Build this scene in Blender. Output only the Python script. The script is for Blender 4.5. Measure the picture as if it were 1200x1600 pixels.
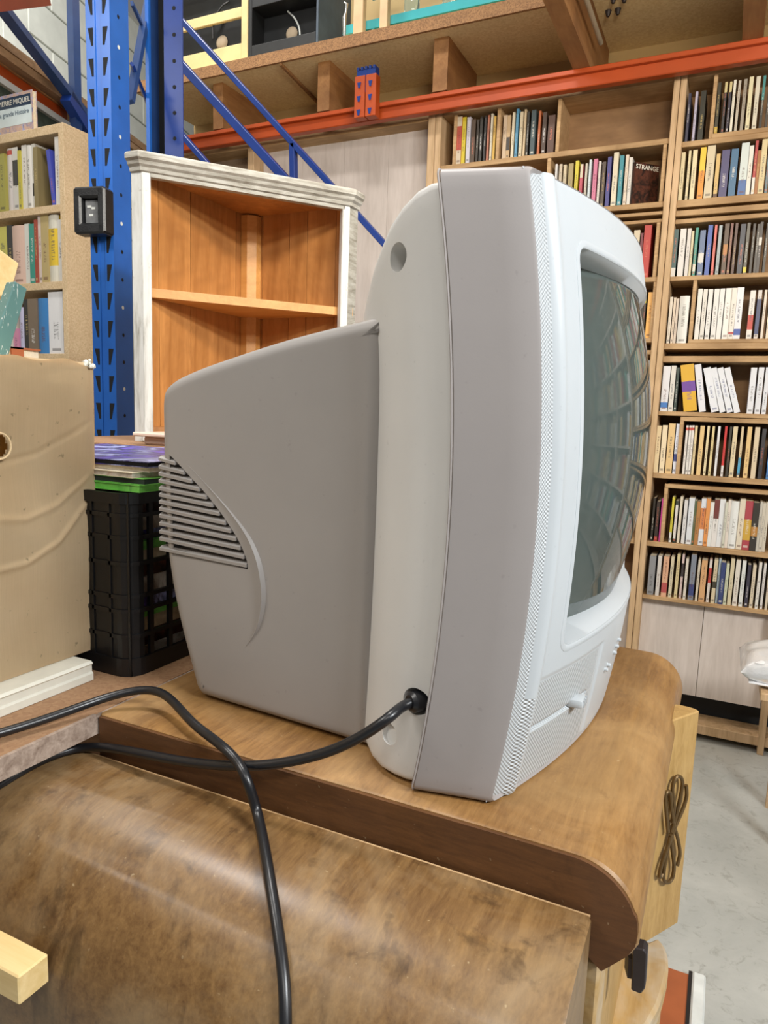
import bpy, bmesh, math, random
from mathutils import Vector, Matrix
random.seed(7)
for _o in list(bpy.data.objects): bpy.data.objects.remove(_o)
SC = bpy.context.scene
COL = SC.collection

# ------------------------------------------------------------------ camera
FPX = 1110.0
def _cd(u, v): return Vector((u-600.0, -(v-800.0), -FPX))
_a = _cd(-1750, 642+.035*(-2350)).normalized()
_b = _cd(600, 642).normalized()
UPC = _a.cross(_b).normalized()
if UPC.y < 0: UPC = -UPC
XC = -_a
YC_ = UPC.cross(XC)
RW = Matrix((XC, YC_, UPC))                 # camera space -> world space
CAM = Vector((0, 0, 1.25))
cam = bpy.data.cameras.new('camera')
cam.sensor_fit = 'VERTICAL'; cam.sensor_height = 36.0; cam.sensor_width = 27.0
cam.lens = 36.0*FPX/1600.0
cam.clip_start = .02; cam.clip_end = 100
cam_ob = bpy.data.objects.new('camera', cam)
COL.objects.link(cam_ob)
cam_ob.matrix_world = Matrix.Translation(CAM) @ RW.to_4x4()
SC.camera = cam_ob

# ------------------------------------------------------------------ world, lamps, exposure
def lin(c):
    return c/12.92 if c <= .04045 else ((c+.055)/1.055)**2.4
def hexc(h):
    return tuple(lin(int(h[i:i+2], 16)/255.0) for i in (0, 2, 4))
W = bpy.data.worlds.new('hall_air'); SC.world = W; W.use_nodes = True
W.node_tree.nodes['Background'].inputs[0].default_value = (1.0, .96, .91, 1)
W.node_tree.nodes['Background'].inputs[1].default_value = .17
def area(name, loc, target, sx, sy, power, col):
    l = bpy.data.lights.new(name, 'AREA'); l.shape = 'RECTANGLE'; l.size = sx; l.size_y = sy
    l.energy = power; l.color = col
    o = bpy.data.objects.new(name, l); COL.objects.link(o); o.location = loc
    d = Vector(target)-Vector(loc)
    o.rotation_euler = d.to_track_quat('-Z', 'Y').to_euler()
    return o
area('lamp_tube_overhead', (-.95, .75, 4.3), (-.9, 1.0, 0), 1.3, .35, 62, (1, .97, .93))
area('lamp_tube_aisle', (1.6, .05, 2.42), (-.4, .9, 1.2), .9, .16, 58, (.93, .97, 1))
area('lamp_tube_behind', (.4, -1.5, 3.0), (-.5, 1.6, 1.2), 1.2, .2, 18, (1, .96, .90))
area('lamp_tube_left', (-1.8, -.7, 3.1), (-1.0, 1.6, 1.2), 1.2, .25, 32, (1, .96, .90))
area('added_deck_fill', (.10, .70, 2.25), (-1.05, 3.0, 2.85), .6, .2, 25, (1, .88, .70))  # added warm uplight to brighten deck underside and back wall, not a real fixture
area('lamp_tube_rack', (-2.5, 2.3, 4.6), (-3.2, 3.6, 2.4), 1.2, .3, 90, (1, .97, .92))
area('added_deck_uplight', (1.55, .55, 2.05), (-.10, 2.6, 2.68), .6, .15, 20, (1, .93, .82))  # added out-of-view uplight, only brightens the underside of the right deck
SC.view_settings.view_transform = 'Standard'
SC.view_settings.look = 'None'
SC.view_settings.gamma = 1.0
SC.view_settings.use_curve_mapping = False
SC.view_settings.exposure = 0.0

# ------------------------------------------------------------------ pixel helpers (photo frame 1200x1600 -> place)
def ray(u, v): return (RW @ _cd(u, v)).normalized()
def atX(u, v, x): d = ray(u, v); return CAM+d*((x-CAM.x)/d.x)
def atY(u, v, y): d = ray(u, v); return CAM+d*((y-CAM.y)/d.y)
def atZ(u, v, z): d = ray(u, v); return CAM+d*((z-CAM.z)/d.z)
def atD(u, v, D): return CAM+RW @ (_cd(u, v)/FPX*D)
def atP(u, v, p0, nrm): d = ray(u, v); return CAM+d*((p0-CAM).dot(nrm)/d.dot(nrm))

# ------------------------------------------------------------------ materials
MATS = {}
class NT:
    def __init__(s, name):
        s.m = bpy.data.materials.new(name); s.m.use_nodes = True
        s.t = s.m.node_tree; s.n = s.t.nodes; s.l = s.t.links
        s.b = s.n['Principled BSDF']
        s.tc = s.n.new('ShaderNodeTexCoord')
    def new(s, k, **kw):
        n = s.n.new(k)
        for a, b in kw.items(): setattr(n, a, b)
        return n
    def link(s, a, b): s.l.new(a, b)
    def mapping(s, scale=(1, 1, 1), rot=(0, 0, 0), src='Object'):
        m = s.new('ShaderNodeMapping'); m.inputs['Scale'].default_value = scale; m.inputs['Rotation'].default_value = rot
        s.link(s.tc.outputs[src], m.inputs['Vector']); return m.outputs[0]
    def noise(s, vec, scale, detail=4, rough=.55, dist=0):
        n = s.new('ShaderNodeTexNoise'); n.inputs['Scale'].default_value = scale; n.inputs['Detail'].default_value = detail
        n.inputs['Roughness'].default_value = rough; n.inputs['Distortion'].default_value = dist
        s.link(vec, n.inputs['Vector']); return n.outputs['Fac']
    def ramp(s, fac, stops):
        r = s.new('ShaderNodeValToRGB'); e = r.color_ramp.elements
        while len(e) < len(stops): e.new(.5)
        for i, (p, c) in enumerate(stops):
            e[i].position = p; e[i].color = (*c, 1) if len(c) == 3 else c
        s.link(fac, r.inputs[0]); return r.outputs[0]
    def mix(s, fac, a, b, mode='MIX'):
        m = s.new('ShaderNodeMix', data_type='RGBA', blend_type=mode)
        for sock, v in ((m.inputs['Factor'], fac), (m.inputs['A'], a), (m.inputs['B'], b)):
            if isinstance(v, (int, float)): sock.default_value = v
            elif isinstance(v, tuple): sock.default_value = (*v, 1) if len(v) == 3 else v
            else: s.link(v, sock)
        return m.outputs['Result']
    def math(s, op, a, b=0.0, clamp=False):
        m = s.new('ShaderNodeMath', operation=op, use_clamp=clamp)
        for i, v in enumerate((a, b)):
            if isinstance(v, (int, float)): m.inputs[i].default_value = v
            else: s.link(v, m.inputs[i])
        return m.outputs[0]
    def bump(s, h, strength=.3, dist=.002):
        b = s.new('ShaderNodeBump'); b.inputs['Strength'].default_value = strength; b.inputs['Distance'].default_value = dist
        s.link(h, b.inputs['Height']); s.link(b.outputs[0], s.b.inputs['Normal'])
    def done(s, col=None, rough=.5, spec=None, metal=0):
        if col is not None:
            if isinstance(col, tuple): s.b.inputs['Base Color'].default_value = (*col, 1)
            else: s.link(col, s.b.inputs['Base Color'])
        if isinstance(rough, (int, float)): s.b.inputs['Roughness'].default_value = rough
        else: s.link(rough, s.b.inputs['Roughness'])
        if spec is not None: s.b.inputs['Specular IOR Level'].default_value = spec
        s.b.inputs['Metallic'].default_value = metal
        return s.m

def plain(name, h, rough=.5, var=.12, scale=30, bump=.0, metal=0, spec=None):
    t = NT(name); c = hexc(h)
    f = t.noise(t.mapping(), scale, 5)
    col = t.ramp(f, [(.3, tuple(x*(1-var) for x in c)), (.7, tuple(min(1, x*(1+var)) for x in c))])
    if bump: t.bump(t.noise(t.mapping(), scale*6, 3), bump, .001)
    MATS[name] = t.done(col, rough, spec, metal); return MATS[name]

def wood(name, c1, c2, axis='X', scale=6, rough=.5, stretch=12, bump=.15, dark=None, dscale=2.5):
    t = NT(name)
    sc = {'X': (1, stretch, stretch), 'Y': (stretch, 1, stretch), 'Z': (stretch, stretch, 1)}[axis]
    v = t.mapping(sc)
    f = t.noise(v, scale, 6, .6, .6)
    f2 = t.noise(v, scale*5, 3, .6)
    g = t.math('ADD', t.math('MULTIPLY', f, .75), t.math('MULTIPLY', f2, .25))
    col = t.ramp(g, [(.33, hexc(c1)), (.66, hexc(c2))])
    if dark:
        p = t.noise(t.mapping((1, 1, 1)), dscale, 4, .6, .4)
        m = t.ramp(p, [(.42, (0, 0, 0)), (.68, (1, 1, 1))])
        col = t.mix(t.math('MULTIPLY', m, .75), col, hexc(dark))
    t.bump(g, bump, .001)
    MATS[name] = t.done(col, rough); return MATS[name]

def chip(name, c1, c2, scale=90, rough=.75):
    t = NT(name)
    v = t.new('ShaderNodeTexVoronoi'); v.inputs['Scale'].default_value = scale
    t.link(t.mapping((1, 1, 1)), v.inputs['Vector'])
    sep = t.new('ShaderNodeSeparateColor'); t.link(v.outputs['Color'], sep.inputs[0])
    n = t.noise(t.mapping(), 2.2, 4)
    f = t.math('ADD', t.math('MULTIPLY', sep.outputs[0], .5), t.math('MULTIPLY', n, .5))
    col = t.ramp(f, [(.2, hexc(c1)), (.8, hexc(c2))])
    MATS[name] = t.done(col, rough); return MATS[name]

# television plastics
def plastic(name, h, rough=.42, dots=False):
    t = NT(name); c = hexc(h)
    n = t.noise(t.mapping(), 9, 5, .6)
    col = t.ramp(n, [(.3, tuple(x*.93 for x in c)), (.75, c)])
    # faint dirt specks
    sp = t.noise(t.mapping(), 160, 2, .5)
    col = t.mix(t.ramp(sp, [(.70, (0, 0, 0)), (.78, (.45, .45, .45))]), col, tuple(x*.72 for x in c))
    if dots:
        sep = t.new('ShaderNodeSeparateXYZ'); t.link(t.tc.outputs['Object'], sep.inputs[0])
        k = 2*math.pi/.0031
        sy = t.math('SINE', t.math('MULTIPLY', sep.outputs['Y'], k))
        sz = t.math('SINE', t.math('MULTIPLY', sep.outputs['Z'], k))
        h_ = t.math('MULTIPLY', sy, sz)
        d = t.ramp(h_, [(.25, (0, 0, 0)), (.6, (1, 1, 1))])
        col = t.mix(t.math('MULTIPLY', d, .55), col, tuple(x*.50 for x in c))
        t.bump(t.math('MULTIPLY', h_, -1.0), .55, .0012)
    else:
        t.bump(t.noise(t.mapping(), 700, 2), .06, .0005)
    MATS[name] = t.done(col, rough); return MATS[name]
plastic('tv_grey', 'a29d99', .50)
plastic('tv_light', 'dad9d6', .45)
plastic('tv_band', '9f9997', .42)
plastic('tv_front', 'c3c9cd', .34)
plastic('tv_dots', 'c7cccf', .38, True)
plastic('tv_vent', '9d958e', .55)

t = NT('screen_glass'); t.b.inputs['IOR'].default_value = 1.6
t.b.inputs['Coat Weight'].default_value = 1.0; t.b.inputs['Coat Roughness'].default_value = .02
MATS['screen_glass'] = t.done(hexc('737f7b'), .04, .9)

# worn veneer of the radio-era furniture
def veneer(name, c1, c2, worn, dark, axis='Y', rough=.38, wear=.5, streak=None):
    t = NT(name)
    st = {'X': (1.5, 16, 16), 'Y': (16, 1.5, 16), 'Z': (16, 16, 1.5)}[axis]
    f0 = t.noise(t.mapping(st), 7, 7, .65, .5)
    f9 = t.noise(t.mapping(tuple(4 if s < 2 else s*1.6 for s in st)), 16, 5, .7, .3)
    f = t.math('ADD', t.math('MULTIPLY', f0, .6), t.math('MULTIPLY', f9, .4))
    col = t.ramp(f, [(.34, hexc(c1)), (.64, hexc(c2))])
    w = t.noise(t.mapping((1, 1, 1)), 7, 6, .62, .8)
    col = t.mix(t.math('MULTIPLY', t.ramp(w, [(.45, (0, 0, 0)), (.72, (1, 1, 1))]), wear), col, hexc(worn))
    d = t.noise(t.mapping((1.2, .9, 1)), 15, 7, .7, .5)
    col = t.mix(t.math('MULTIPLY', t.ramp(d, [(.55, (0, 0, 0)), (.75, (1, 1, 1))]), .6), col, hexc(dark))
    if streak:      # dark water streaks running down the vertical face
        s_ = t.noise(t.mapping((1, 1, .10)), 38, 5, .6, .4)
        col = t.mix(t.math('MULTIPLY', t.ramp(s_, [(.56, (0, 0, 0)), (.70, (1, 1, 1))]), streak), col, hexc('2e1c0e'))
    sp = t.noise(t.mapping(), 210, 2, .5)
    col = t.mix(t.ramp(sp, [(.72, (0, 0, 0)), (.80, (.28, .28, .28))]), col, hexc('d8c49a'))
    r = t.ramp(w, [(.3, (rough-.06,)*3), (.75, (rough+.22,)*3)])
    t.bump(f, .12, .0008)
    MATS[name] = t.done(col, r); return MATS[name]
veneer('veneer_top', '74502a', '9f7644', 'b99564', '5e4026', 'Y', .36, .6)
veneer('veneer_low', '5c4024', '86663e', 'a89270', '3c2612', 'Y', .30, .55, .6)
veneer('veneer_end', '4a2e17', '6a4524', '70492a', '38220f', 'X', .5, .35)
veneer('veneer_door', '9c7840', 'c09c62', 'c9a872', '7c5a2c', 'Z', .45, .5)
wood('raw_side', '97784c', 'bb9a6a', 'Z', 5, .6, 14)
wood('plinth_wood', 'a8854f', 'cba972', 'Y', 5, .6, 12, dark='c8bfae', dscale=14)
wood('pine', 'd9b878', 'eed39c', 'X', 5, .6, 10)
wood('shelf_pine', '9c7a50', 'c4a277', 'X', 4, .65, 10, dark='8a6a44', dscale=5)
wood('post_pine', 'a88a62', 'd0b08a', 'Z', 4, .65, 10)
wood('shelf_back', '7c5c3a', '9a7650', 'X', 2.5, .7, 5, dark='6a4c30', dscale=3)
wood('panel_white', 'bdb1a8', 'd3c8c0', 'Z', 3, .6, 8)
wood('joist_brown', '8a5e36', 'aa7c4c', 'Y', 3, .7, 9, dark='6b4526', dscale=3)
wood('pine_inside', 'a26a32', 'c98e50', 'Z', 3, .55, 9, dark='7a4a22', dscale=5)
wood('pine_shelf', 'bd8645', 'd39d5a', 'X', 4, .5, 9)
wood('old_plank', '6f553b', '96785a', 'Y', 4, .75, 9)
wood('striped_edge', '7a6658', 'b8a596', 'X', 30, .7, 3)
chip('chip_deck', 'dfc48e', 'f0daa8', 120)
chip('chip_edge', '7a5636', 'b08355', 260)
chip('chip_case', 'c4a880', 'dcc39e', 200)
chip('chip_table', '8e6a4c', 'a4805e', 300)
chip('hardboard', '7f6a55', '8d7862', 300)

def paint_worn(name):
    t = NT(name)
    v = t.mapping((7, 7, 1))
    f = t.noise(v, 6, 7, .7, .4)
    col = t.ramp(f, [(.30, hexc('8d8a80')), (.48, hexc('c9cac6')), (.7, hexc('dcdedd'))])
    e = t.noise(t.mapping(), 24, 5, .65)
    col = t.mix(t.ramp(e, [(.62, (0, 0, 0)), (.72, (.6, .6, .6))]), col, hexc('8a7c68'))
    t.bump(f, .3, .001)
    MATS[name] = t.done(col, .6)
paint_worn('white_paint')
def paint_greyed(name):
    t = NT(name)
    f = t.noise(t.mapping((1.6, 1.6, 9)), 9, 7, .7, .4)
    col = t.ramp(f, [(.32, hexc('7b766a')), (.55, hexc('a9a79f')), (.75, hexc('c6c6c2'))])
    t.bump(f, .3, .001); MATS[name] = t.done(col, .65)
paint_greyed('grey_paint')
plain('blue_paint', '2360b6', .32, .10, 12)
plain('blue_dark', '17357c', .36, .12, 12)
plain('navy_paint', '243f70', .4, .12, 12)
plain('slot_black', '06080c', .8, .05)
plain('orange_paint', 'aa4414', .45, .10, 6)
plain('red_paint', '7a2f22', .5, .1, 8)
plain('black_rubber', '15161a', .34, .1, 40, spec=.6)
plain('black_plastic', '0b0b0d', .42, .2, 30)
plain('black_tape', '17181a', .38, .3, 40, .5)
plain('grey_label', '6a6c6e', .5, .3, 60)
plain('steel_dark', '3a3436', .45, .15, 40, metal=.3)
plain('brass_old', '6e5634', .42, .2, 60, metal=.5)
plain('white_metal', 'cfd3d0', .4, .1, 30)
plain('white_mould', 'd9d6c8', .45, .08, 25)
plain('red_panel', '9a5532', .4, .2, 12)
t = NT('teal_paint'); _f = t.noise(t.mapping((1, 1, 1), (.5, 0, 0)), 8, 3); _s = t.noise(t.mapping((60, 60, 14)), 6, 3, .6)
MATS['teal_paint'] = t.done(t.mix(t.ramp(_s, [(.60, (0, 0, 0)), (.66, (.9, .9, .9))]), t.ramp(_f, [(.3, hexc('4a706c')), (.7, hexc('5c8480'))]), hexc('d4d8d2')), .6)
plain('turq_glass', '4fb3bc', .15, .1, 5)
plain('pale_wood', 'e0bf94', .6, .1, 20)
plain('cream_wood', 'dcc58e', .6, .1, 12)
plain('black_wood', '1c1e20', .6, .25, 15)
plain('bluegrey_side', '4b5866', .6, .15, 15)
plain('cone_beige', 'b7a58c', .7, .2, 15)
plain('wall_cream', 'b79c6c', .85, .08, 2)
plain('block_white', 'd6dad2', .85, .08, 8, .3)
plain('mortar', 'b9bab0', .9, .1, 20)
plain('pink_plastic', 'ecd0c0', .35, .04, 10)
plain('page_paper', 'd8ccb2', .8, .15, 150)
plain('dark_green', '2c3a36', .7, .3, 40)
plain('grey_bar', '8d9092', .5, .1, 20)
plain('conduit', 'a59a86', .5, .1, 20)
plain('silver', 'c8c8c4', .25, .1, 20, metal=.9)
plain('cover_paper', 'cfdcde', .4, .06, 20)
plain('cover_navy', '26384e', .4, .06, 20)
plain('ink_white', 'e6e2d4', .5, .02, 20)
plain('ink_navy', '3b5468', .5, .02, 20)
t = NT('bag_film'); t.b.inputs['Transmission Weight'].default_value = .35; t.bump(t.noise(t.mapping(), 40, 4), .7, .004)
MATS['bag_film'] = t.done(hexc('e2e4e6'), .22)
plain('white_cloth', 'e4e5e8', .8, .05, 25, .2)
t = NT('glass_clear'); t.b.inputs['Transmission Weight'].default_value = .85; MATS['glass_clear'] = t.done(hexc('dff2ee'), .05)

def cardboard():
    t = NT('cardboard')
    n = t.noise(t.mapping((1, 1, 1)), 5, 5, .6)
    col = t.ramp(n, [(.3, hexc('d6b98e')), (.7, hexc('ebd1a8'))])
    fl = t.noise(t.mapping((1, 60, 1)), 14, 2, .5)
    col = t.mix(t.math('MULTIPLY', fl, .18), col, hexc('8d7350'))
    sp = t.noise(t.mapping(), 120, 2, .5)
    col = t.mix(t.ramp(sp, [(.70, (0, 0, 0)), (.78, (.6, .6, .6))]), col, hexc('7d6648'))
    cr = t.noise(t.mapping((1, .6, 1.4), (.5, 0, 0)), 9, 2, .4, 1.2)
    t.bump(cr, .5, .006)
    MATS['cardboard'] = t.done(col, .75)
cardboard()
def concrete():
    t = NT('concrete')
    n = t.noise(t.mapping(), 3, 7, .65, .5)
    col = t.ramp(n, [(.3, hexc('9ea19d')), (.7, hexc('bcbeb9'))])
    s = t.noise(t.mapping((1, 1, 1)), 22, 6, .75, 1.2)
    col = t.mix(t.ramp(s, [(.54, (0, 0, 0)), (.70, (.6, .6, .6))]), col, hexc('7a7971'))
    MATS['concrete'] = t.done(col, .38)
concrete()

def cover_pic(name, cols, scale):
    t = NT(name)
    n = t.noise(t.mapping((1, 1, 1)), scale, 5, .6, 1.5)
    MATS[name] = t.done(t.ramp(n, [(i/(len(cols)-1)*.5+.25, hexc(c)) for i, c in enumerate(cols)]), .4)
cover_pic('cover_landscape', ['4c4a5a', '8f8aa8', 'c9a88c', '9aa0cc', '6a5a4c'], 22)
cover_pic('cover_dark', ['120c0a', '2a1a14', '5a3224', '1a1210'], 30)
cover_pic('mag_purple', ['3a2c8c', '6a58c8', '2c2a5a', 'b0b8ee', '5a48b0'], 16)
cover_pic('mag_green', ['3f9a34', '6cc850', '8adf68', '2f6a3c'], 12)
cover_pic('mag_mixed', ['c8b49c', '9a8878', 'd8d0c4', 'a86a4c'], 16)

# books: one material, its colours read from each book's own properties
def book_mat():
    t = NT('book_cover')
    def att(n, out='Color'):
        a = t.new('ShaderNodeAttribute', attribute_type='OBJECT', attribute_name=n); return a.outputs[out]
    base, band, tcol = att('cover_colour'), att('band_colour'), att('title_colour')
    rng = t.new('ShaderNodeSeparateXYZ'); t.link(att('print_range', 'Vector'), rng.inputs[0])
    rng2 = t.new('ShaderNodeSeparateXYZ'); t.link(att('band_range', 'Vector'), rng2.inputs[0])
    uv = t.new('ShaderNodeSeparateXYZ'); t.link(t.tc.outputs['UV'], uv.inputs[0])
    u, v = uv.outputs[0], uv.outputs[1]
    inb = t.math('MULTIPLY', t.math('GREATER_THAN', v, rng2.outputs[0]), t.math('LESS_THAN', v, rng2.outputs[1]))
    col = t.mix(inb, base, band)
    # rows of tiny letters
    cmb = t.new('ShaderNodeCombineXYZ')
    t.link(t.math('MULTIPLY', u, 3.0), cmb.inputs[0]); t.link(t.math('MULTIPLY', v, 60.0), cmb.inputs[1])
    t.link(t.math('MULTIPLY', rng2.outputs[2], 31.7), cmb.inputs[2])
    n = t.noise(cmb.outputs[0], 1.0, 2, .5)
    let = t.math('GREATER_THAN', n, .50)
    int_ = t.math('MULTIPLY', t.math('GREATER_THAN', v, rng.outputs[0]), t.math('LESS_THAN', v, rng.outputs[1]))
    wid = t.math('LESS_THAN', t.math('ABSOLUTE', t.math('SUBTRACT', u, .5)), .17)
    foot = t.math('MULTIPLY', t.math('LESS_THAN', t.math('ABSOLUTE', t.math('SUBTRACT', v, .07)), .022),
                  t.math('LESS_THAN', t.math('ABSOLUTE', t.math('SUBTRACT', u, .5)), .3))
    m = t.math('MULTIPLY', t.math('MULTIPLY', let, int_), wid)
    m = t.math('MAXIMUM', m, t.math('MULTIPLY', foot, rng.outputs[2]))
    col = t.mix(t.math('MULTIPLY', m, .6), col, tcol)
    w = t.noise(t.mapping((1, 1, 1)), 9, 4)
    col = t.mix(t.math('MULTIPLY', w, .16), col, (.30, .25, .18))
    MATS['book_cover'] = t.done(col, .42)
book_mat()

# ------------------------------------------------------------------ mesh helpers
class MB:
    """collects faces of one mesh (world coordinates)"""
    def __init__(s): s.bm = bmesh.new()
    def box(s, x0, x1, y0, y1, z0, z1, bev=0, seg=1):
        b = bmesh.new()
        vs = [b.verts.new(p) for p in ((x0, y0, z0), (x1, y0, z0), (x1, y1, z0), (x0, y1, z0), (x0, y0, z1), (x1, y0, z1), (x1, y1, z1), (x0, y1, z1))]
        for f in ((0, 3, 2, 1), (4, 5, 6, 7), (0, 1, 5, 4), (1, 2, 6, 5), (2, 3, 7, 6), (3, 0, 4, 7)): b.faces.new([vs[i] for i in f])
        if bev: bmesh.ops.bevel(b, geom=list(b.edges), offset=bev, segments=seg, affect='EDGES', profile=.5)
        s.merge(b); return s
    def merge(s, b, mat=None):
        if mat is not None: bmesh.ops.transform(b, matrix=mat, verts=b.verts)
        m = bpy.data.meshes.new('tmp'); b.to_mesh(m); b.free(); s.bm.from_mesh(m); bpy.data.meshes.remove(m)
    def obox(s, c, ax, ay, az, hx, hy, hz, bev=0):
        """oriented box: centre, three unit axes, half sizes"""
        b = bmesh.new(); bmesh.ops.create_cube(b, size=2)
        bmesh.ops.transform(b, matrix=Matrix.Diagonal((hx, hy, hz, 1)), verts=b.verts)
        if bev: bmesh.ops.bevel(b, geom=list(b.edges), offset=bev, segments=1, affect='EDGES')
        M = Matrix((ax, ay, az)).transposed().to_4x4(); M.translation = c
        s.merge(b, M); return s
    def bar(s, p, q, w, h, up=Vector((0, 0, 1)), bev=0):
        p, q = Vector(p), Vector(q); d = (q-p); L = d.length; d.normalize()
        side = d.cross(up).normalized(); u2 = side.cross(d)
        return s.obox((p+q)/2, d, side, u2, L/2, w/2, h/2, bev)
    def prism(s, pts, vec, bev=0):
        """planar polygon pts extruded by vec"""
        b = bmesh.new(); vec = Vector(vec)
        A = [b.verts.new(p) for p in pts]; B = [b.verts.new(Vector(p)+vec) for p in pts]; n = len(pts)
        b.faces.new(A); b.faces.new(B[::-1])
        for i in range(n): b.faces.new((A[i], B[i], B[(i+1) % n], A[(i+1) % n]))
        bmesh.ops.recalc_face_normals(b, faces=b.faces)
        if bev: bmesh.ops.bevel(b, geom=list(b.edges), offset=bev, segments=1, affect='EDGES')
        s.merge(b); return s
    def loft(s, rings, caps=True, closed=True):
        b = bmesh.new(); R = [[b.verts.new(p) for p in r] for r in rings]; n = len(R[0])
        for a, c in zip(R, R[1:]):
            for i in range(n if closed else n-1):
                b.faces.new((a[i], a[(i+1) % n], c[(i+1) % n], c[i]))
        if caps and closed: b.faces.new(R[0][::-1]); b.faces.new(R[-1])
        bmesh.ops.recalc_face_normals(b, faces=b.faces)
        s.merge(b); return s
    def tube(s, pts, r, n=10, caps=True):
        pts = [Vector(p) for p in pts]; rs = r if isinstance(r, (list, tuple)) else [r]*len(pts)
        rings = []; N = None
        for i, p in enumerate(pts):
            d = (pts[min(i+1, len(pts)-1)]-pts[max(i-1, 0)]).normalized()
            if N is None: N = d.orthogonal().normalized()
            N = (N-d*N.dot(d)).normalized(); Bn = d.cross(N)
            rings.append([p+(N*math.cos(2*math.pi*k/n)+Bn*math.sin(2*math.pi*k/n))*rs[i] for k in range(n)])
        return s.loft(rings, caps)
    def build(s, name, mat, parent=None, smooth=False, angle=40, recalc=True):
        bm = s.bm
        if recalc: bmesh.ops.recalc_face_normals(bm, faces=bm.faces)
        lo = Vector((min(v.co[i] for v in bm.verts) for i in range(3))); hi = Vector((max(v.co[i] for v in bm.verts) for i in range(3)))
        o0 = Vector(((lo.x+hi.x)/2, (lo.y+hi.y)/2, lo.z))
        bmesh.ops.translate(bm, verts=bm.verts, vec=-o0)
        me = bpy.data.meshes.new(name); bm.to_mesh(me); bm.free()
        mats = mat if isinstance(mat, (list, tuple)) else [mat]
        for m in mats: me.materials.append(MATS[m])
        if smooth:
            for p in me.polygons: p.use_smooth = True
            me.set_sharp_from_angle(angle=math.radians(angle))
        o = bpy.data.objects.new(name, me); COL.objects.link(o)
        link_to(o, o0, parent); return o
def wloc(o):
    p = Vector(o.location)
    while o.parent: o = o.parent; p = p+Vector(o.location)
    return p
def link_to(o, loc, parent):
    if parent is None: o.location = loc
    else: o.parent = parent; o.location = Vector(loc)-wloc(parent)
def tag(o, label, cat, group=None, kind=None):
    o['label'] = label; o['category'] = cat
    if group: o['group'] = group
    if kind: o['kind'] = kind
    return o
def thing(name, loc, label, cat, group=None):
    o = bpy.data.objects.new(name, None); COL.objects.link(o); o.location = loc; o.empty_display_size = .05
    return tag(o, label, cat, group)
def struct(o, label, cat):
    o['kind'] = 'structure'; o['label'] = label; o['category'] = cat; return o
def part(name, mat, parent, *boxes, bev=0, smooth=False):
    m = MB()
    for b in boxes: m.box(*b, bev=bev)
    return m.build(name, mat, parent, smooth)
def spline(pts, n=8):
    pts = [Vector(p) for p in pts]; out = []
    P = [pts[0]*2-pts[1]]+pts+[pts[-1]*2-pts[-2]]
    for i in range(1, len(P)-2):
        a, b, c, d = P[i-1:i+3]
        for k in range(n):
            t_ = k/n
            out.append(.5*((2*b)+(c-a)*t_+(2*a-5*b+4*c-d)*t_*t_+(3*b-a-3*c+d)*t_**3))
    out.append(pts[-1]); return out
def interp(x, tab):
    if x <= tab[0][0]: return tab[0][1]
    for (a, b), (c, d) in zip(tab, tab[1:]):
        if x <= c: return b+(d-b)*(x-a)/(c-a)
    return tab[-1][1]
#@@BODY
# ================================================================== the setting
struct(part('floor', 'concrete', None, (-5.5, 5, -3, 6.5, -.06, 0)), 'scuffed grey concrete floor of the hall', 'floor')
struct(part('wall_back', 'wall_cream', None, (-2.75, 5, 3.22, 3.34, 0, 5)), 'cream wall behind the bookcases and the upper deck', 'wall')
# upper deck of chipboard: a narrow strip on the left, a wide deck on the right
DZ = 2.735
ceil = MB().box(-2.74, -.60, 2.79, 3.22, DZ, DZ+.042).build('ceiling', 'chip_deck')
struct(ceil, 'yellow chipboard underside of the upper deck', 'ceiling')
part('deck_edge', 'chip_edge', ceil, (-2.74, -.60, 2.778, 2.79, DZ-.003, DZ+.045))
part('deck_board', 'chip_deck', ceil, (-.60, 3.6, 1.15, 3.22, DZ, DZ+.042))
for x0, x1 in ((-2.318, -2.262), (-1.747, -1.688), (-1.205, -1.143)):
    part('joist', 'joist_brown', ceil, (x0, x1, 2.85, 3.2, 2.535, DZ))
part('joist', 'joist_brown', ceil, (-.640, -.579, 1.15, 3.2, 2.527, DZ))
part('joist', 'joist_brown', ceil, (-.078, -.015, 1.15, 3.2, 2.527, DZ))
for k in range(5):
    x = .55+.56*k
    part('joist', 'joist_brown', ceil, (x, x+.06, 1.15, 3.2, 2.527, DZ))
# fine batten under the left strip
p, q = atZ(280+475/3, 300/3, DZ-.006), atZ(280+650/3, 480/3, DZ-.006)
MB().bar(p, q, .012, .012).build('batten', 'chip_edge', ceil)
# white conduit and small fittings beside the big joist
MB().tube([(-.545, 1.15, 2.60), (-.545, 2.84, 2.60)], .009, 10).build('conduit', 'conduit', ceil, True)
for u, v in ((950, 26), (965, 23), (958, 5), (975, 4)):
    c = atZ(u, v, DZ-.02); MB().tube([c, c+Vector((0, 0, .02))], [.006, .012], 8).build('bolt', 'steel_dark', ceil, True)

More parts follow.
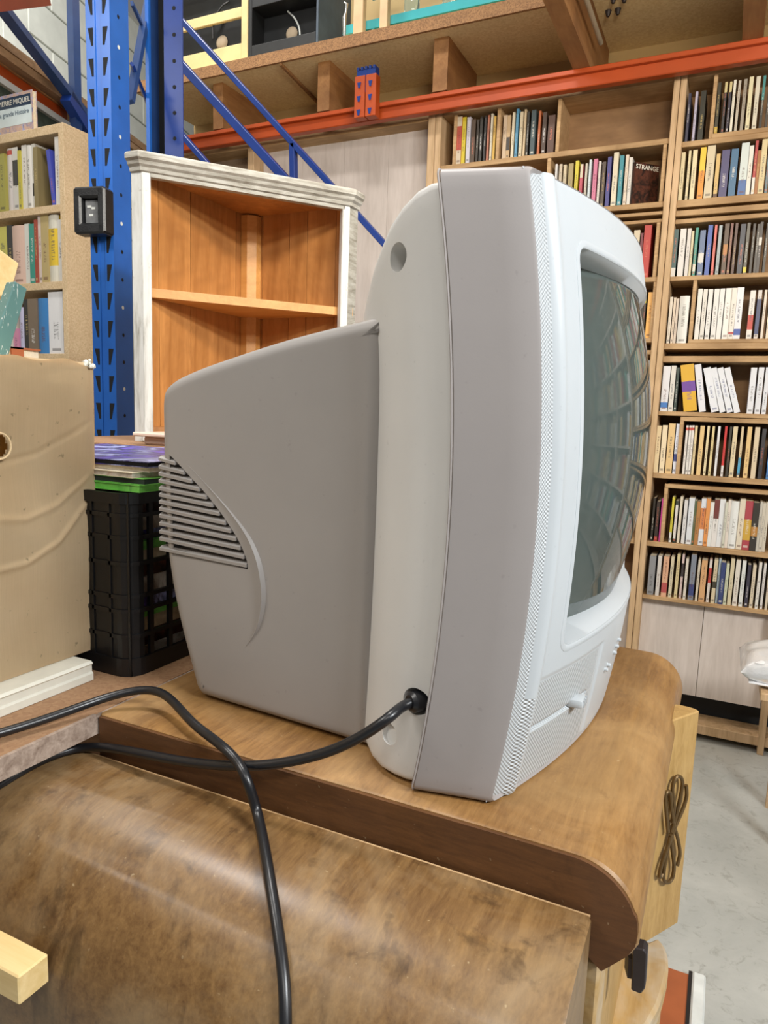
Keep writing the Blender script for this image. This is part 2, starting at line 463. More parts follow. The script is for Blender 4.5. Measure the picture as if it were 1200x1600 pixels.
# block wall on the left, running into the depth
EV = Vector((-.28, .96, 0)).normalized(); EN = Vector((.96, .28, 0)).normalized()
w0 = atD(40, 40, 4.6); w0.z = 0
wl = MB().obox(w0+Vector((0, 0, 2.2))-EN*.10, EV, EN, Vector((0, 0, 1)), 3.0, .09, 2.2).build('wall_left', 'mortar')
struct(wl, 'whitewashed concrete block wall behind the blue racking', 'wall')
BW, BH = .50, .25
blk = None
for r in range(8):
    for c in range(12):
        o_ = w0+EV*((c-6)*BW+(BW/2 if r % 2 else 0))+Vector((0, 0, 2.35+r*BH))
        if blk is None:
            blk = MB().obox(Vector((0, 0, BH/2)), EV, EN, Vector((0, 0, 1)), BW/2-.005, .02, BH/2-.005, .004).build('block', 'block_white', wl); b_ = blk
            blk_off = Vector(blk.location)+wloc(wl)
        else:
            b_ = blk.copy(); COL.objects.link(b_); b_.parent = wl
        b_.location = o_+blk_off-Vector((0, 0, 0))-wloc(wl)

# ================================================================== bookcases on the back wall
YF, YB = 2.95, 3.12
def boards(par, x0, x1, lst, mat='shelf_pine', name='shelf'):
    for z0, z1, *r in lst:
        a, b, y = (r+[None]*3)[:3]
        part(name, mat, par, (x0 if a is None else a, x1 if b is None else b, YF if y is None else y, YB, z0, z1), bev=.0015)
RX1 = 1.16
bcR = thing('bookcase', (.6, 3.03, 0), 'tall raw pine bookcase at the right edge, packed with paperbacks', 'bookcase')
part('post', 'post_pine', bcR, (-.2695, -.248, YF-.012, YB, 0, 2.495), bev=.002)
part('post', 'post_pine', bcR, (RX1, RX1+.022, YF-.012, YB, 0, 2.495), bev=.002)
boards(bcR, -.248, RX1, [(2.478, 2.495), (2.243, 2.262), (2.262, 2.278, -.15), (2.032, 2.058), (2.000, 2.020, None, None, YF-.006), (1.976, 1.992, None, None, YF+.006),
       (1.770, 1.786), (1.541, 1.555, -.165), (1.519, 1.541), (1.471, 1.494), (1.270, 1.286), (1.251, 1.268, -.166), (1.028, 1.048), (.993, 1.008, -.200), (.758, .778), (.545, .560)])
for x, z0, z1 in ((-.160, 2.262, 2.478), (-.166, 1.541, 1.770), (-.167, 1.048, 1.268), (-.201, .778, 1.008)):
    part('divider', 'shelf_pine', bcR, (x, x+.013, YF+.002, YB, z0, z1), bev=.001)
part('back_panel', 'shelf_back', bcR, (-.248, RX1, YB, YB+.012, .545, 2.495))
part('lower_panel', 'panel_white', bcR, (-.248, -.02, 2.995, 3.008, .165, .545))
part('lower_panel', 'panel_white', bcR, (-.018, .21, 2.995, 3.008, .165, .545))
part('lower_panel', 'panel_white', bcR, (.212, RX1, 2.995, 3.008, .165, .545))
part('bottom_rail', 'post_pine', bcR, (-.248, RX1, YF, YF+.12, .03, .068), bev=.002)
part('foot_post', 'post_pine', bcR, (.213, .235, YF-.01, YF+.05, 0, .545), bev=.002)
part('kick_shade', 'black_wood', bcR, (-.248, RX1, 3.09, 3.10, 0, .165))  # black board stands in for the shade in the open void below

bcM = thing('bookcase', (-.75, 3.03, 0), 'raw pine bookcase with an empty top cubby, half hidden behind the television', 'bookcase')
part('post', 'post_pine', bcM, (-.293, -.2715, YF-.012, YB, 0, 2.495), bev=.002)
part('post', 'post_pine', bcM, (-1.222, -1.196, YF-.012, YB, 0, 2.495), bev=.002)
boards(bcM, -1.196, -.293, [(2.478, 2.495), (2.262, 2.282), (2.040, 2.060), (2.012, 2.024, None, None, YF-.006), (1.986, 1.998), (1.770, 1.788), (1.545, 1.562), (1.500, 1.516), (1.252, 1.271), (1.03, 1.05), (.76, .78), (.545, .56)])
for x, z0, z1 in ((-1.145, 2.282, 2.478), (-.958, 2.282, 2.478), (-.714, 2.282, 2.478), (-.742, 2.060, 2.262), (-.312, 2.060, 2.262), (-.312, 1.788, 1.986), (-.305, 1.562, 1.770)):
    part('divider', 'shelf_pine', bcM, (x, x+.014, YF+.002, YB, z0, z1), bev=.001)
part('back_panel', 'shelf_back', bcM, (-1.196, -.293, YB, YB+.012, .545, 2.495))
part('lower_panel', 'panel_white', bcM, (-1.196, -.293, 2.995, 3.008, .1, .545))
part('bottom_rail', 'post_pine', bcM, (-1.196, -.293, YF, YF+.12, .03, .068), bev=.002)

bcP = thing('panelled_frame', (-1.9, 3.0, 0), 'pale wood panel in a pine frame under the orange beam', 'panel')
part('post', 'post_pine', bcP, (-1.255, -1.2235, YF-.012, YB, 0, 2.495), bev=.002)
part('post', 'post_pine', bcP, (-2.193, -2.157, YF, YB, 0, 2.47), bev=.002)
part('top_board', 'shelf_pine', bcP, (-2.70, -1.255, YF, YB, 2.468, 2.492), bev=.002)
for k in range(4):
    x = -2.156+k*.2255
    part('panel', 'panel_white', bcP, (x, x+.2245, 3.03, 3.042, .05, 2.468))
part('panel', 'hardboard', bcP, (-2.70, -2.194, 3.05, 3.062, .05, 2.468))

# ------------------------------------------------------------------ orange rack beam with its connector
rb = thing('rack_beam', (-.8, 2.87, 2.45), 'orange steel rack beam running above the bookcases', 'beam')
part('beam_web', 'orange_paint', rb, (-2.72, 2.6, 2.862, 2.90, 2.468, 2.522), bev=.003)
part('top_flange', 'orange_paint', rb, (-2.72, 2.6, 2.842, 2.90, 2.510, 2.527), bev=.002)
cp = part('connector', 'orange_paint', rb, (-1.537, -1.489, 2.800, 2.840, 2.462, 2.625), (-1.485, -1.437, 2.800, 2.840, 2.462, 2.625), bev=.002)
for x in (-1.515, -1.463):
    for k in range(3):
        z = 2.475+k*.053
        MB().prism([(x-.009, 2.798, z+.018), (x+.009, 2.798, z+.018), (x+.004, 2.798, z-.004), (x-.004, 2.798, z-.004)], (0, .004, 0)).build('slot', 'blue_dark', cp)
ub = MB().box(-1.530, -1.444, 2.806, 2.842, 2.56, 2.648)
for k in range(5): ub.box(-1.530+k*.0186, -1.520+k*.0186, 2.804, 2.842, 2.648, 2.660)
ub.build('upright_end', 'blue_dark', rb)

# ================================================================== books
def unit_book(round_):
    bm = bmesh.new(); uvl = bm.loops.layers.uv.new('UVMap')
    n = 6 if round_ else 2
    xs = [-.5+i/n for i in range(n+1)]
    ys = [.035*(1-math.cos(math.pi*(x))) if round_ else 0 for x in xs]
    lo = [bm.verts.new((x, y, 0)) for x, y in zip(xs, ys)]; hi = [bm.verts.new((x, y, 1)) for x, y in zip(xs, ys)]
    def face(vs, mi, uvs=None):
        f = bm.faces.new(vs); f.material_index = mi
        for l, uv in zip(f.loops, uvs or [(0.98, .5)]*len(vs)): l[uvl].uv = uv
        return f
    for i in range(n):
        face((lo[i], lo[i+1], hi[i+1], hi[i]), 0, [(xs[i]+.5, 0), (xs[i+1]+.5, 0), (xs[i+1]+.5, 1), (xs[i]+.5, 1)])
    w = .10 if round_ else .06
    # covers with thickness, page block a little lower and shorter
    def V(x, y, z): return bm.verts.new((x, y, z))
    for s in (-1, 1):
        a, b = (lo[0], hi[0]) if s < 0 else (lo[-1], hi[-1])
        oe0, oe1 = V(.5*s, 1, 0), V(.5*s, 1, 1)
        face((a, b, oe1, oe0) if s < 0 else (a, oe0, oe1, b), 0)
        i0, i1, i2, i3 = V((.5-w)*s, .06, 0), V((.5-w)*s, .06, 1), V((.5-w)*s, 1, 1), V((.5-w)*s, 1, 0)
        face((b, i1, i2, oe1) if s > 0 else (b, oe1, i2, i1), 0)
        face((a, oe0, i3, i0) if s > 0 else (a, i0, i3, oe0), 0)
        face((oe0, oe1, i2, i3), 0); face((i0, i1, i2, i3), 0)
    for z in ((.0, 1.0)):
        r = hi if z else lo
        a, b = V(-.5+w, .06, z), V(.5-w, .06, z)
        face(([*r, b, a] if z else [*r[::-1], a, b]), 0)
    zt, zb = (.985, .015) if round_ else (.9985, .0015)
    q = [V(x, y, z) for z in (zb, zt) for x, y in ((-.5+w, .05), (.5-w, .05), (.5-w, .985), (-.5+w, .985))]
    for f in ((0, 3, 2, 1), (4, 5, 6, 7), (2, 3, 7, 6)): face([q[i] for i in f], 1)
    me = bpy.data.meshes.new('book'); bm.to_mesh(me); bm.free()
    me.materials.append(MATS['book_cover']); me.materials.append(MATS['page_paper'])
    return me
BOOK_FLAT, BOOK_ROUND = unit_book(False), unit_book(True)
import colorsys
def cname(h):
    r, g, b = (int(h[i:i+2], 16)/255 for i in (0, 2, 4)); hh, s, v = colorsys.rgb_to_hsv(r, g, b); d = hh*360
    if v < .24: return 'black'
    if s < .13: return 'white' if v > .80 else ('pale grey' if v > .62 else ('grey' if v > .36 else 'charcoal'))
    if d < 18 or d >= 340: return ('red' if v > .55 else 'maroon') if s > .5 else ('pink' if v > .6 else 'dark brown')
    if d < 50:
        if v < .45: return 'dark brown'
        if s > .60: return 'yellow' if d > 40 else ('orange' if v > .65 else 'brown')
        if s > .36: return 'tan' if v > .62 else 'brown'
        return 'cream' if v > .76 else 'beige'
    if d < 70: return 'yellow' if s > .5 and v > .6 else ('olive' if v < .66 else 'cream')
    if d < 165: return 'dark green' if v < .45 else 'green'
    if d < 200: return ('teal' if v > .45 else 'dark teal') if s > .3 else 'grey green'
    if d < 262: return ('navy' if v < .42 else ('blue' if s > .38 else 'pale blue'))
    return 'pink' if d > 300 and v > .6 else ('lavender' if s < .3 else 'purple')
ORD = 'first second third fourth fifth sixth seventh eighth ninth tenth eleventh twelfth thirteenth fourteenth fifteenth sixteenth seventeenth eighteenth nineteenth twentieth twenty-first twenty-second twenty-third twenty-fourth twenty-fifth'.split()
brng = random.Random(3)
def mk_book(name, x0, x1, yf, z0, h, dep, c, band=None, brange=(2, 2), lean=0, title=None, rot=0):
    w = x1-x0
    me = BOOK_ROUND if (w > .026 and brng.random() < .45) else BOOK_FLAT
    o = bpy.data.objects.new(name, me); COL.objects.link(o)
    o.location = ((x0+x1)/2, yf, z0); o.scale = (w, dep, h)
    if lean or rot: o.rotation_euler = (0, lean, rot)
    o['cover_colour'] = [*hexc(c)]
    lum = sum(int(c[i:i+2], 16) for i in (0, 2, 4))/3
    tc = title or (brng.choice(['2c2a30', '3a3430', '5a2a24', '27324e', '4a4640']) if lum > 120 else brng.choice(['d8d4c8', 'c8b070', 'e0dcd8', 'c86a50']))
    o['title_colour'] = [*hexc(tc)]
    o['band_colour'] = [*hexc(band or c)]
    a = brng.uniform(.18, .42); b = a+brng.uniform(.25, .5)
    o['print_range'] = [a, min(b, .93), 1.0 if brng.random() < .55 else 0.0]
    o['band_range'] = [brange[0], brange[1], brng.random()]
    return o
def zpix(u, z, y):          # image row where depth plane y has height z, in column u
    v = 640
    for _ in range(6):
        a = atY(u, v, y).z; b = atY(u, v+5, y).z
        v += 5*(z-a)/(b-a)
    return v
def row(tf, zb, lst, where, group, yf=None, dep=(.11, .14), kind='book', xmax=None, count=True):
    """tf: crop pixel -> photo pixel; lst: (left at foot, right at head, row of head, colour[, band, (from, to)][, lean])"""
    yf0 = YF+.008 if yf is None else yf; last = -99; n = 0
    for it in lst:
        xl, xr, yt, c = it[:4]; band = None; br = (2, 2); lean = 0; fix = None
        for e in it[4:]:
            if isinstance(e, str): band = e
            elif isinstance(e, tuple): br = e
            else: lean = e
        y = yf0+brng.uniform(0, .010)
        uT, vT = tf((xl+xr)/2, yt); uL, _ = tf(xl, yt); uR, vR = tf(xr, yt)
        X0 = atY(uL, zpix(uL, zb, y), y).x; X1 = atY(uR, vR, y).x; h = atY(uT, vT, y).z-zb
        if lean:
            hh = h/math.cos(lean); X1 = X0+max(.010, (X1-X0)); h = hh
        else:
            X0 = max(X0, last+.0006); X1 = max(X1, X0+.008); last = X1
        h = max(.09, min(h, .32))
        o = mk_book('book', X0, X1, y, zb+(abs(math.sin(lean))*(X1-X0)/2 if lean else 0), h, brng.uniform(*dep), c, band, br, lean)
        tag(o, '%s %s, %s from the left %s' % (cname(c), kind, ORD[n], where), 'book', group); n += 1
        if lean: last = X1-.004
    return last
c1 = lambda x, y: (x/3, y/3)
c3 = lambda x, y: (660+x/2.222, y/2.222)
c4 = lambda x, y: (960+x/4.446, 100+y/4.446)
c5 = lambda x, y: (980+x/5, 440+y/5)
c6 = lambda x, y: (980+x/4.21, 740+y/4.21)
c7 = lambda x, y: (x/3, 380+y/3)
ends = []
row(c4, 2.262, [(487, 535, 205, '242a48'), (535, 574, 195, 'b3aec4'), (574, 640, 187, '161d19')], 'in the narrow top cubby of the right bookcase', 'books in the narrow top cubby')
ends.append((2.278, .185, row(c4, 2.278, [(690, 745, 130, '2f2d20', 'b9992f', (0, .14)), (737, 782, 128, '24262e', 'cfc08a', (.8, 1)), (770, 815, 126, '26243a', 'cfc08a', (.8, 1)), (797, 843, 113, 'e0dccb'), (830, 882, 116, 'b8b0a0'), (868, 926, 106, '978f80'),
    (905, 970, 90, 'd8cfa8'), (952, 1018, 88, 'cfc8b4'), (1000, 1056, 82, '1c2222', '2f8280', (.55, 1)), (1042, 1085, 72, '2a2622')], 'on the wide top shelf of the right bookcase', 'books on the wide top shelf')))
ends.append((2.058, .19, row(c4, 2.058, [(440, 496, 615, 'cfc198'), (488, 532, 603, 'd6c9a0'), (518, 580, 598, 'dccfa6'), (570, 642, 580, 'dd8f28', 'e6c032', (.55, 1)), (617, 706, 568, 'cdbfa0'), (683, 739, 625, 'cfae6c', '5a3c28', (0, .1)), (720, 806, 598, '3f3d6c'), (785, 866, 590, '2f648a'),
    (852, 942, 548, 'c9d3d0', '3c64a0', (0, .3)), (908, 972, 568, 'd8d6cc'), (946, 1004, 533, 'a8262a', 'd8d4cc', (0, .32)), (968, 1022, 600, '9c6226'), (992, 1070, 518, 'd0bf90'), (1040, 1090, 560, '54707c')], 'on the second shelf of the right bookcase', 'books on the second shelf')))
ends.append((1.786, .18, row(c4, 1.786, [(390, 448, 1150, '35585a', 'd5d2cc', (0, .2)), (432, 502, 1145, 'd9d6d2'), (482, 537, 1143, 'd2cdc8'), (511, 550, 1160, 'd0c4a0'), (537, 587, 1138, '2f8f80', 'd8d4c4', (.1, .25)), (570, 637, 1155, '5a6f92', 'd4d0c8', (.3, .5)), (622, 686, 1120, '3a5aa6'), (667, 713, 1118, 'd0645c'),
    (697, 752, 1122, '9aa8ac'), (737, 802, 1110, '4a3424', 'a8702c', (.4, .6)), (777, 824, 1108, '70403a'), (808, 862, 1106, '4a2c26'), (847, 917, 1112, '1f2a3e'), (890, 948, 1104, '55524a', 'd2c430', (.03, .14)), (932, 978, 1110, '26221f'), (962, 1002, 1113, '33302e'), (980, 1038, 1098, '2a2428', 'd0ccc4', (.55, .7)), (1025, 1072, 1104, '1e1c1c')], 'on the third shelf of the right bookcase', 'books on the third shelf')))
row(c5, 1.541, [(305, 360, 120, 'd8cfc0'), (335, 382, 124, 'd5c3ae'), (357, 402, 133, 'd0bfae'), (382, 492, 112, 'd9d8d2')], 'in the side cubby of the fourth shelf', 'books in the fourth shelf cubby')
WP = 'paperbacks in the white row'
ends.append((1.555, .19, row(c5, 1.555, [(520, 592, 57, 'e0ded8'), (562, 631, 60, 'd8d4cc'), (602, 673, 60, 'dcdad6'), (646, 724, 57, 'dcdad6'), (690, 767, 55, 'dedcd8'), (735, 824, 52, 'e2e0da'), (785, 864, 50, 'ddd6cc', 'b03030', (.1, .14)), (824, 917, 46, 'dcdce0', '3050a0', (.08, .2)),
    (926, 1007, 70, 'd8d4cc', 'b8342c', (.2, .5)), (986, 1057, 67, 'ccc4bc', '2c3c68', (.1, .82)), (1037, 1093, 65, 'd4c8b8'), (1080, 1130, 65, 'd8ccb4')], 'in the white row on the fourth shelf', WP, kind='paperback')))
row(c5, 1.286, [(255, 342, 660, 'dcdce0', '3a78c0', (.08, .2)), (317, 385, 657, 'd8d4cc'), (360, 411, 672, '2c3f3c')], 'at the left end of the fifth shelf', 'books at the left of the fifth shelf')
def leaning(tf, zb, lst, where, group):
    for n, (bl, br_, tl, yt, c, band, rg) in enumerate(lst):
        y = YF+.012
        uB, _ = tf(bl, 0); uR, _ = tf(br_, 0); vb = zpix(uB, zb, y)
        X0, X1 = atY(uB, vb, y).x, atY(uR, vb, y).x; uT, vT = tf(tl, yt); T = atY(uT, vT, y)
        dx = T.x-X0; dz = T.z-zb; ln = math.atan2(dx, dz); w = (X1-X0)*math.cos(ln)
        o = mk_book('book', (X0+X1)/2-w/2, (X0+X1)/2+w/2, y, zb+abs(math.sin(ln))*w/2+.0004, math.hypot(dx, dz), .12, c, band, rg, ln, title='4a5a8a' if band is None else '5a3a90')
        tag(o, '%s paperback, %s from the left %s' % ('yellow' if band else cname(c), ORD[n], where), 'book', group)
leaning(c5, 1.286, [(440, 545, 415, 655, 'd8a820', '6a3a9a', (.42, .64)), (562, 613, 526, 652, 'dcdce2', None, (2, 2)), (655, 716, 592, 680, 'dde0e6', None, (2, 2)), (722, 769, 652, 680, 'dde0e6', None, (2, 2)), (777, 826, 702, 680, 'dde0e6', None, (2, 2)), (834, 883, 755, 680, 'dde0e6', None, (2, 2))], 'of the leaning group on the fifth shelf', 'leaning paperbacks')
ends.append((1.286, .19, row(c5, 1.286, [(932, 1017, 672, 'd8dae0'), (992, 1074, 670, 'd8dae0'), (1047, 1120, 670, 'd6d8de')], 'of the upright whites right on the fifth shelf', 'upright white paperbacks')))
row(c5, 1.048, [(205, 270, 1125, 'e3cfa6'), (247, 318, 1122, 'e8d6b4'), (294, 380, 1107, 'e0bf88'), (352, 413, 1109, 'd5d8e2', '2c3a78', (.25, .4))], 'in the side cubby of the sixth shelf', 'books in the sixth shelf cubby', kind='paperback')
ends.append((1.049, .18, row(c5, 1.049, [(428, 470, 1123, 'e2ddd6', 'c84a40', (.9, .96)), (452, 492, 1123, 'e0dcd6', 'c84a40', (.9, .96)), (473, 510, 1123, 'e2ddd8', 'c84a40', (.9, .96)), (497, 549, 1125, 'dcc89a'), (537, 607, 1126, 'dcbd84'), (591, 632, 1127, 'dfcfa6'), (630, 672, 1130, 'd8c690'), (674, 727, 1130, 'dfe0e0'), (727, 777, 1130, 'dcd8d4', 'c8282c', (.22, 1)),
    (764, 801, 1132, '2a2820'), (792, 867, 1132, 'd9c7a2'), (854, 915, 1133, 'd4c09a', '4aa0c4', (.05, .4)), (902, 979, 1134, 'dcbb80'), (960, 1041, 1137, 'd2c0a2'), (1017, 1090, 1150, '22242f'), (1082, 1130, 1160, '3a78b8')], 'in the main row of the sixth shelf', 'books on the sixth shelf', kind='paperback')))
row(c6, .778, [(150, 176, 160, '1c1a18'), (174, 219, 183, '2a1c1c', 'a03030', (0, .12)), (205, 254, 164, 'd848a0')], 'in the side cubby of the seventh shelf', 'books in the seventh shelf cubby')
ends.append((.779, .17, row(c6, .779, [(272, 304, 153, 'd0c43c', 'd4d4d0', (0, .22)), (297, 339, 178, '24332c', 'd8d4cc', (.1, .9)), (324, 369, 152, 'd8cdb8'), (352, 402, 173, 'd4d2d0'), (382, 448, 160, 'd6dade'), (415, 462, 178, '4a5a3a'), (432, 490, 183, 'b07a44'), (458, 526, 164, 'd6dce2', 'cf7f46', (.35, .8)), (488, 553, 165, 'd88e4c'), (512, 576, 187, 'dcdcd8'),
    (542, 613, 170, 'dcd8d4', '6a2a2a', (.6, 1)), (577, 651, 168, 'dcdee0'), (602, 666, 188, 'c8c8b8'), (624, 689, 172, 'dcd2c8'), (652, 744, 181, 'e0e2e0'), (707, 784, 167, 'd8cdb8'), (737, 834, 179, 'a83a48', 'c9a03a', (.2, .62)), (797, 877, 191, '1f1d1b', 'b07a30', (.3, .5)), (832, 897, 184, 'bdb8ac'), (856, 917, 192, 'c8c0b0'), (882, 940, 190, 'ccc4b4')], 'in the main row of the seventh shelf', 'books on the seventh shelf', kind='paperback')))
ends.append((.560, .17, row(c6, .560, [(128, 192, 541, '8a8c90'), (182, 230, 540, 'd2ccc6'), (219, 279, 545, 'd8a888', 'b04a4c', (.1, .35)), (267, 312, 547, 'cfc4a6'), (305, 352, 530, 'd0c090'), (338, 377, 530, 'cfb8b4', '2e2830', (.5, .8)), (364, 407, 560, 'd8cec0'), (397, 460, 534, '7a8290', '2c3c74', (.1, .35)), (444, 477, 565, 'cfc4b0'), (467, 531, 570, 'cfa070'), (517, 563, 562, 'd8d0c8', 'b83a34', (.45, .8)), (547, 601, 565, 'cfc0a0', '2c2a20', (.35, .5)),
    (577, 617, 560, '9fb0bc'), (594, 653, 584, '22386e'), (628, 676, 590, 'c8ccb0'), (655, 712, 560, 'd0c4a4'), (689, 751, 568, 'dad4c8'), (730, 787, 572, 'dde0dc'), (767, 819, 600, '2a2a40'), (800, 853, 600, 'd4c6ac'), (837, 891, 585, 'dcd8d0'), (870, 916, 590, 'd8d4d0'), (903, 945, 600, 'ccbfa8')], 'on the bottom shelf of the right bookcase', 'books on the bottom shelf', kind='paperback')))
# the same shelves go on past the picture edge (mirrored in the screen)
PAL = ['d8d4cc', 'cfc198', 'e0ded8', '2a2622', 'a8262a', 'dcbd84', '22386e', 'd4c8b8', '2f8f80', 'c8b898', '70403a', 'dde0e6', 'd0a030']
for zb, hm, x in ends:
    x = max(x, .20)
    while x < 1.06:
        w = brng.uniform(.036, .065); x += .001
        if brng.random() < .07: x += .03
        o = mk_book('book', x, x+w, YF+.012+brng.uniform(0, .01), zb, hm*brng.uniform(.9, 1.05), .13, brng.choice(PAL))
        tag(o, 'paperback on the right bookcase, beyond the right edge of the picture', 'book', 'books beyond the picture edge'); x += w
# a paler bookcase further along the same wall (only mirrored in the screen)
bcF = thing('bookcase', (2.3, 3.03, 0), 'pale bookcase further along the wall, beyond the right edge of the picture', 'bookcase')
for x in (1.22, 1.88, 2.54, 3.20): part('post', 'panel_white', bcF, (x, x+.03, YF-.02, YB, 0, 2.45), bev=.002)
for z in (.1, .45, .80, 1.15, 1.50, 1.85, 2.20, 2.43):
    for x in (1.25, 1.91, 2.57): part('shelf', 'panel_white', bcF, (x, x+.63, YF-.01, YB, z-.022, z), bev=.001)
part('back_panel', 'hardboard', bcF, (1.25, 3.2, YB, YB+.012, .05, 2.45))
for z in (.45, .80, 1.15, 1.50, 1.85):
    for x0 in (1.26, 1.92, 2.58):
        x = x0
        while x < x0+.52:
            w = brng.uniform(.075, .12)
            o = mk_book('book', x, x+w, YF+.012+brng.uniform(0, .01), z, brng.uniform(.2, .29), .14, brng.choice(PAL))
            tag(o, 'thick book on the pale bookcase, beyond the right edge of the picture', 'book', 'thick books beyond the picture edge'); x += w+.001
# middle bookcase
row(c3, 2.282, [(115, 139, 405, 'c8b8a0', 'b0402c', (.3, .8)), (133, 153, 407, 'cdb820'), (149, 169, 407, 'c4c0c8'), (165, 186, 413, '4a3626'), (183, 198, 415, '2a221a'), (194, 211, 405, '20201e'), (209, 223, 402, '1e1e22'), (220, 233, 400, 'b06a50'), (231, 244, 395, 'cfc6b0'), (241, 257, 403, 'c8a040'), (254, 269, 397, '2e241c')], 'in the left cubby under the orange beam', 'books under the orange beam, left cubby')
row(c3, 2.282, [(275, 296, 400, 'c0a88a'), (288, 308, 400, 'b89a70', '2a221c', (.2, .5)), (305, 322, 390, 'cfc2a6'), (318, 336, 378, '4e8fb0'), (332, 351, 388, 'c8b898'), (346, 362, 380, 'c4ad88'), (357, 372, 385, '1c1a18'), (371, 396, 382, '2b4248'), (396, 413, 385, 'b05a28'), (411, 433, 390, '3a2418'), (431, 462, 400, '4a2a1c')], 'in the second cubby under the orange beam', 'books under the orange beam, second cubby')
row(c3, 2.060, [(452, 469, 570, 'c8c4c0'), (466, 486, 570, 'b8a890'), (481, 501, 572, 'c0b090'), (498, 525, 568, '9a8858'), (521, 544, 558, 'c8b820'), (539, 559, 570, 'cbbfa6', 'b8485a', (.2, .7)), (556, 573, 568, 'c0b8a8'), (569, 588, 555, 'c6d0d4'), (584, 609, 552, 'c87090'), (602, 621, 560, 'd0c8c0'), (615, 638, 562, '4a3c34'), (632, 658, 545, '3a3a80'), (652, 683, 530, 'd8ceb4'), (674, 701, 540, '2e8a98'), (694, 718, 538, 'd8c8b4'), (707, 731, 547, 'd4d0c8')], 'on the shelf below the empty cubby', 'books below the empty cubby')
row(c4, 1.788, [(72, 112, 1155, '3aa0b8'), (112, 180, 1155, 'cfc0a4'), (160, 202, 1175, '6a2030'), (182, 262, 1120, 'b02420')], 'just right of the television, upper group', 'books beside the television, upper group')
row(c5, 1.562, [(88, 120, 78, 'c8bc38', '22201c', (.2, .8)), (105, 142, 76, '26241c', 'd0c030', (.75, .95)), (137, 212, 83, 'dfa650')], 'just right of the television, below the red book', 'books beside the television, middle group')
row(c5, 1.271, [(105, 140, 630, 'c8ccd0'), (125, 160, 615, 'bcc0c0'), (140, 186, 665, 'd8d4a8', 'c83a2c', (0, .28))], 'just right of the television, lower group', 'books beside the television, lower group')
row(c5, 1.05, [(85, 118, 1100, 'b8b0b4'), (108, 152, 1100, 'c4bcb8')], 'just right of the television, lowest group', 'books beside the television, lowest group')
# dark paperback turned so its cover shows, closing the row
def text_mesh(name, s, size, mat, M, parent, ext=.0004, align='CENTER'):
    cu = bpy.data.curves.new('txt', 'FONT'); cu.body = s; cu.size = size; cu.align_x = align; cu.align_y = 'CENTER'; cu.extrude = ext
    to = bpy.data.objects.new('txt', cu); COL.objects.link(to)
    me = bpy.data.meshes.new_from_object(to.evaluated_get(bpy.context.evaluated_depsgraph_get()))
    bpy.data.objects.remove(to); bpy.data.curves.remove(cu)
    me.materials.clear(); me.materials.append(MATS[mat]); me.transform(M.to_3x3().to_4x4())
    o = bpy.data.objects.new(name, me); COL.objects.link(o); link_to(o, M.translation, parent); return o

def flat_book(label, c, ax, nrm, w, h, th, covermat, group=None):
    """book standing with its cover towards nrm; c = foot corner (left), ax = direction along the cover"""
    up = Vector((0, 0, 1)); t_ = thing('book', c+ax*w/2-nrm*th/2, label, 'book', group)
    cc = c+ax*w/2-nrm*th/2+up*h/2
    MB().obox(cc+nrm*(th/2-.001), ax, nrm, up, w/2, .001, h/2).build('front_cover', covermat, t_)
    MB().obox(cc-nrm*(th/2-.001), ax, nrm, up, w/2, .001, h/2).build('back_cover', covermat, t_)
    MB().obox(cc-ax*(w/2-.001), ax, nrm, up, .001, th/2, h/2).build('spine', covermat, t_)
    MB().obox(cc, ax, nrm, up, w/2-.003, th/2-.002, h/2-.003).build('pages', 'page_paper', t_)
    return t_
_p = atY(986, 316, YF+.02); _p.z = 2.060; _p.x += .004
_ax = Vector((.72, .69, 0)).normalized(); _n = Vector((.69, -.72, 0)).normalized()
fb = flat_book('dark paperback turned to show its picture cover, last below the empty cubby', _p, _ax, _n, .112, .158, .012, 'cover_dark')
def face_matrix(c, ax, up, nrm):
    M = Matrix((ax, up, nrm)).transposed().to_4x4(); M.translation = c; return M
text_mesh('title', 'STRANGE', .024, 'ink_white', face_matrix(_p+_ax*.056+_n*.0006+Vector((0, 0, .142)), _ax, Vector((0, 0, 1)), _n), fb)
# ================================================================== left chipboard bookcase
YL = 2.0
bl = thing('bookcase', (-2.72, 2.15, 0), 'chipboard bookcase on the left, behind the cardboard box', 'bookcase')
part('side_panel', 'chip_case', bl, (-2.352, -2.326, YL, YL+.30, 0, 2.268), bev=.001)
part('side_panel', 'chip_case', bl, (-3.12, -3.095, YL, YL+.30, 0, 2.268), bev=.001)
for z0, z1 in ((2.236, 2.268), (1.955, 1.982), (1.672, 1.700), (1.40, 1.428), (.9, .925), (.05, .08)):
    part('shelf', 'chip_case', bl, (-3.095, -2.352, YL+.002, YL+.29, z0, z1), bev=.001)
part('back_panel', 'hardboard', bl, (-3.095, -2.352, YL+.285, YL+.298, .05, 2.236))
kw = dict(yf=YL+.01, dep=(.14, .2))
row(c1, 1.982, [(0, 18, 720, 'a29c48'), (20, 60, 696, 'd8d0cc', 'c04a40', (.9, .97)), (62, 82, 690, 'd0ccc4', '2a2824', (.4, .8)), (82, 94, 705, 'c0b440'), (93, 121, 681, 'dcd8d0'), (121, 141, 680, 'd8d4cc'), (140, 162, 675, 'd6d2c8', '2a2824', (.2, .4))], 'on the top shelf of the left bookcase', 'books on the left bookcase, top shelf', **kw)
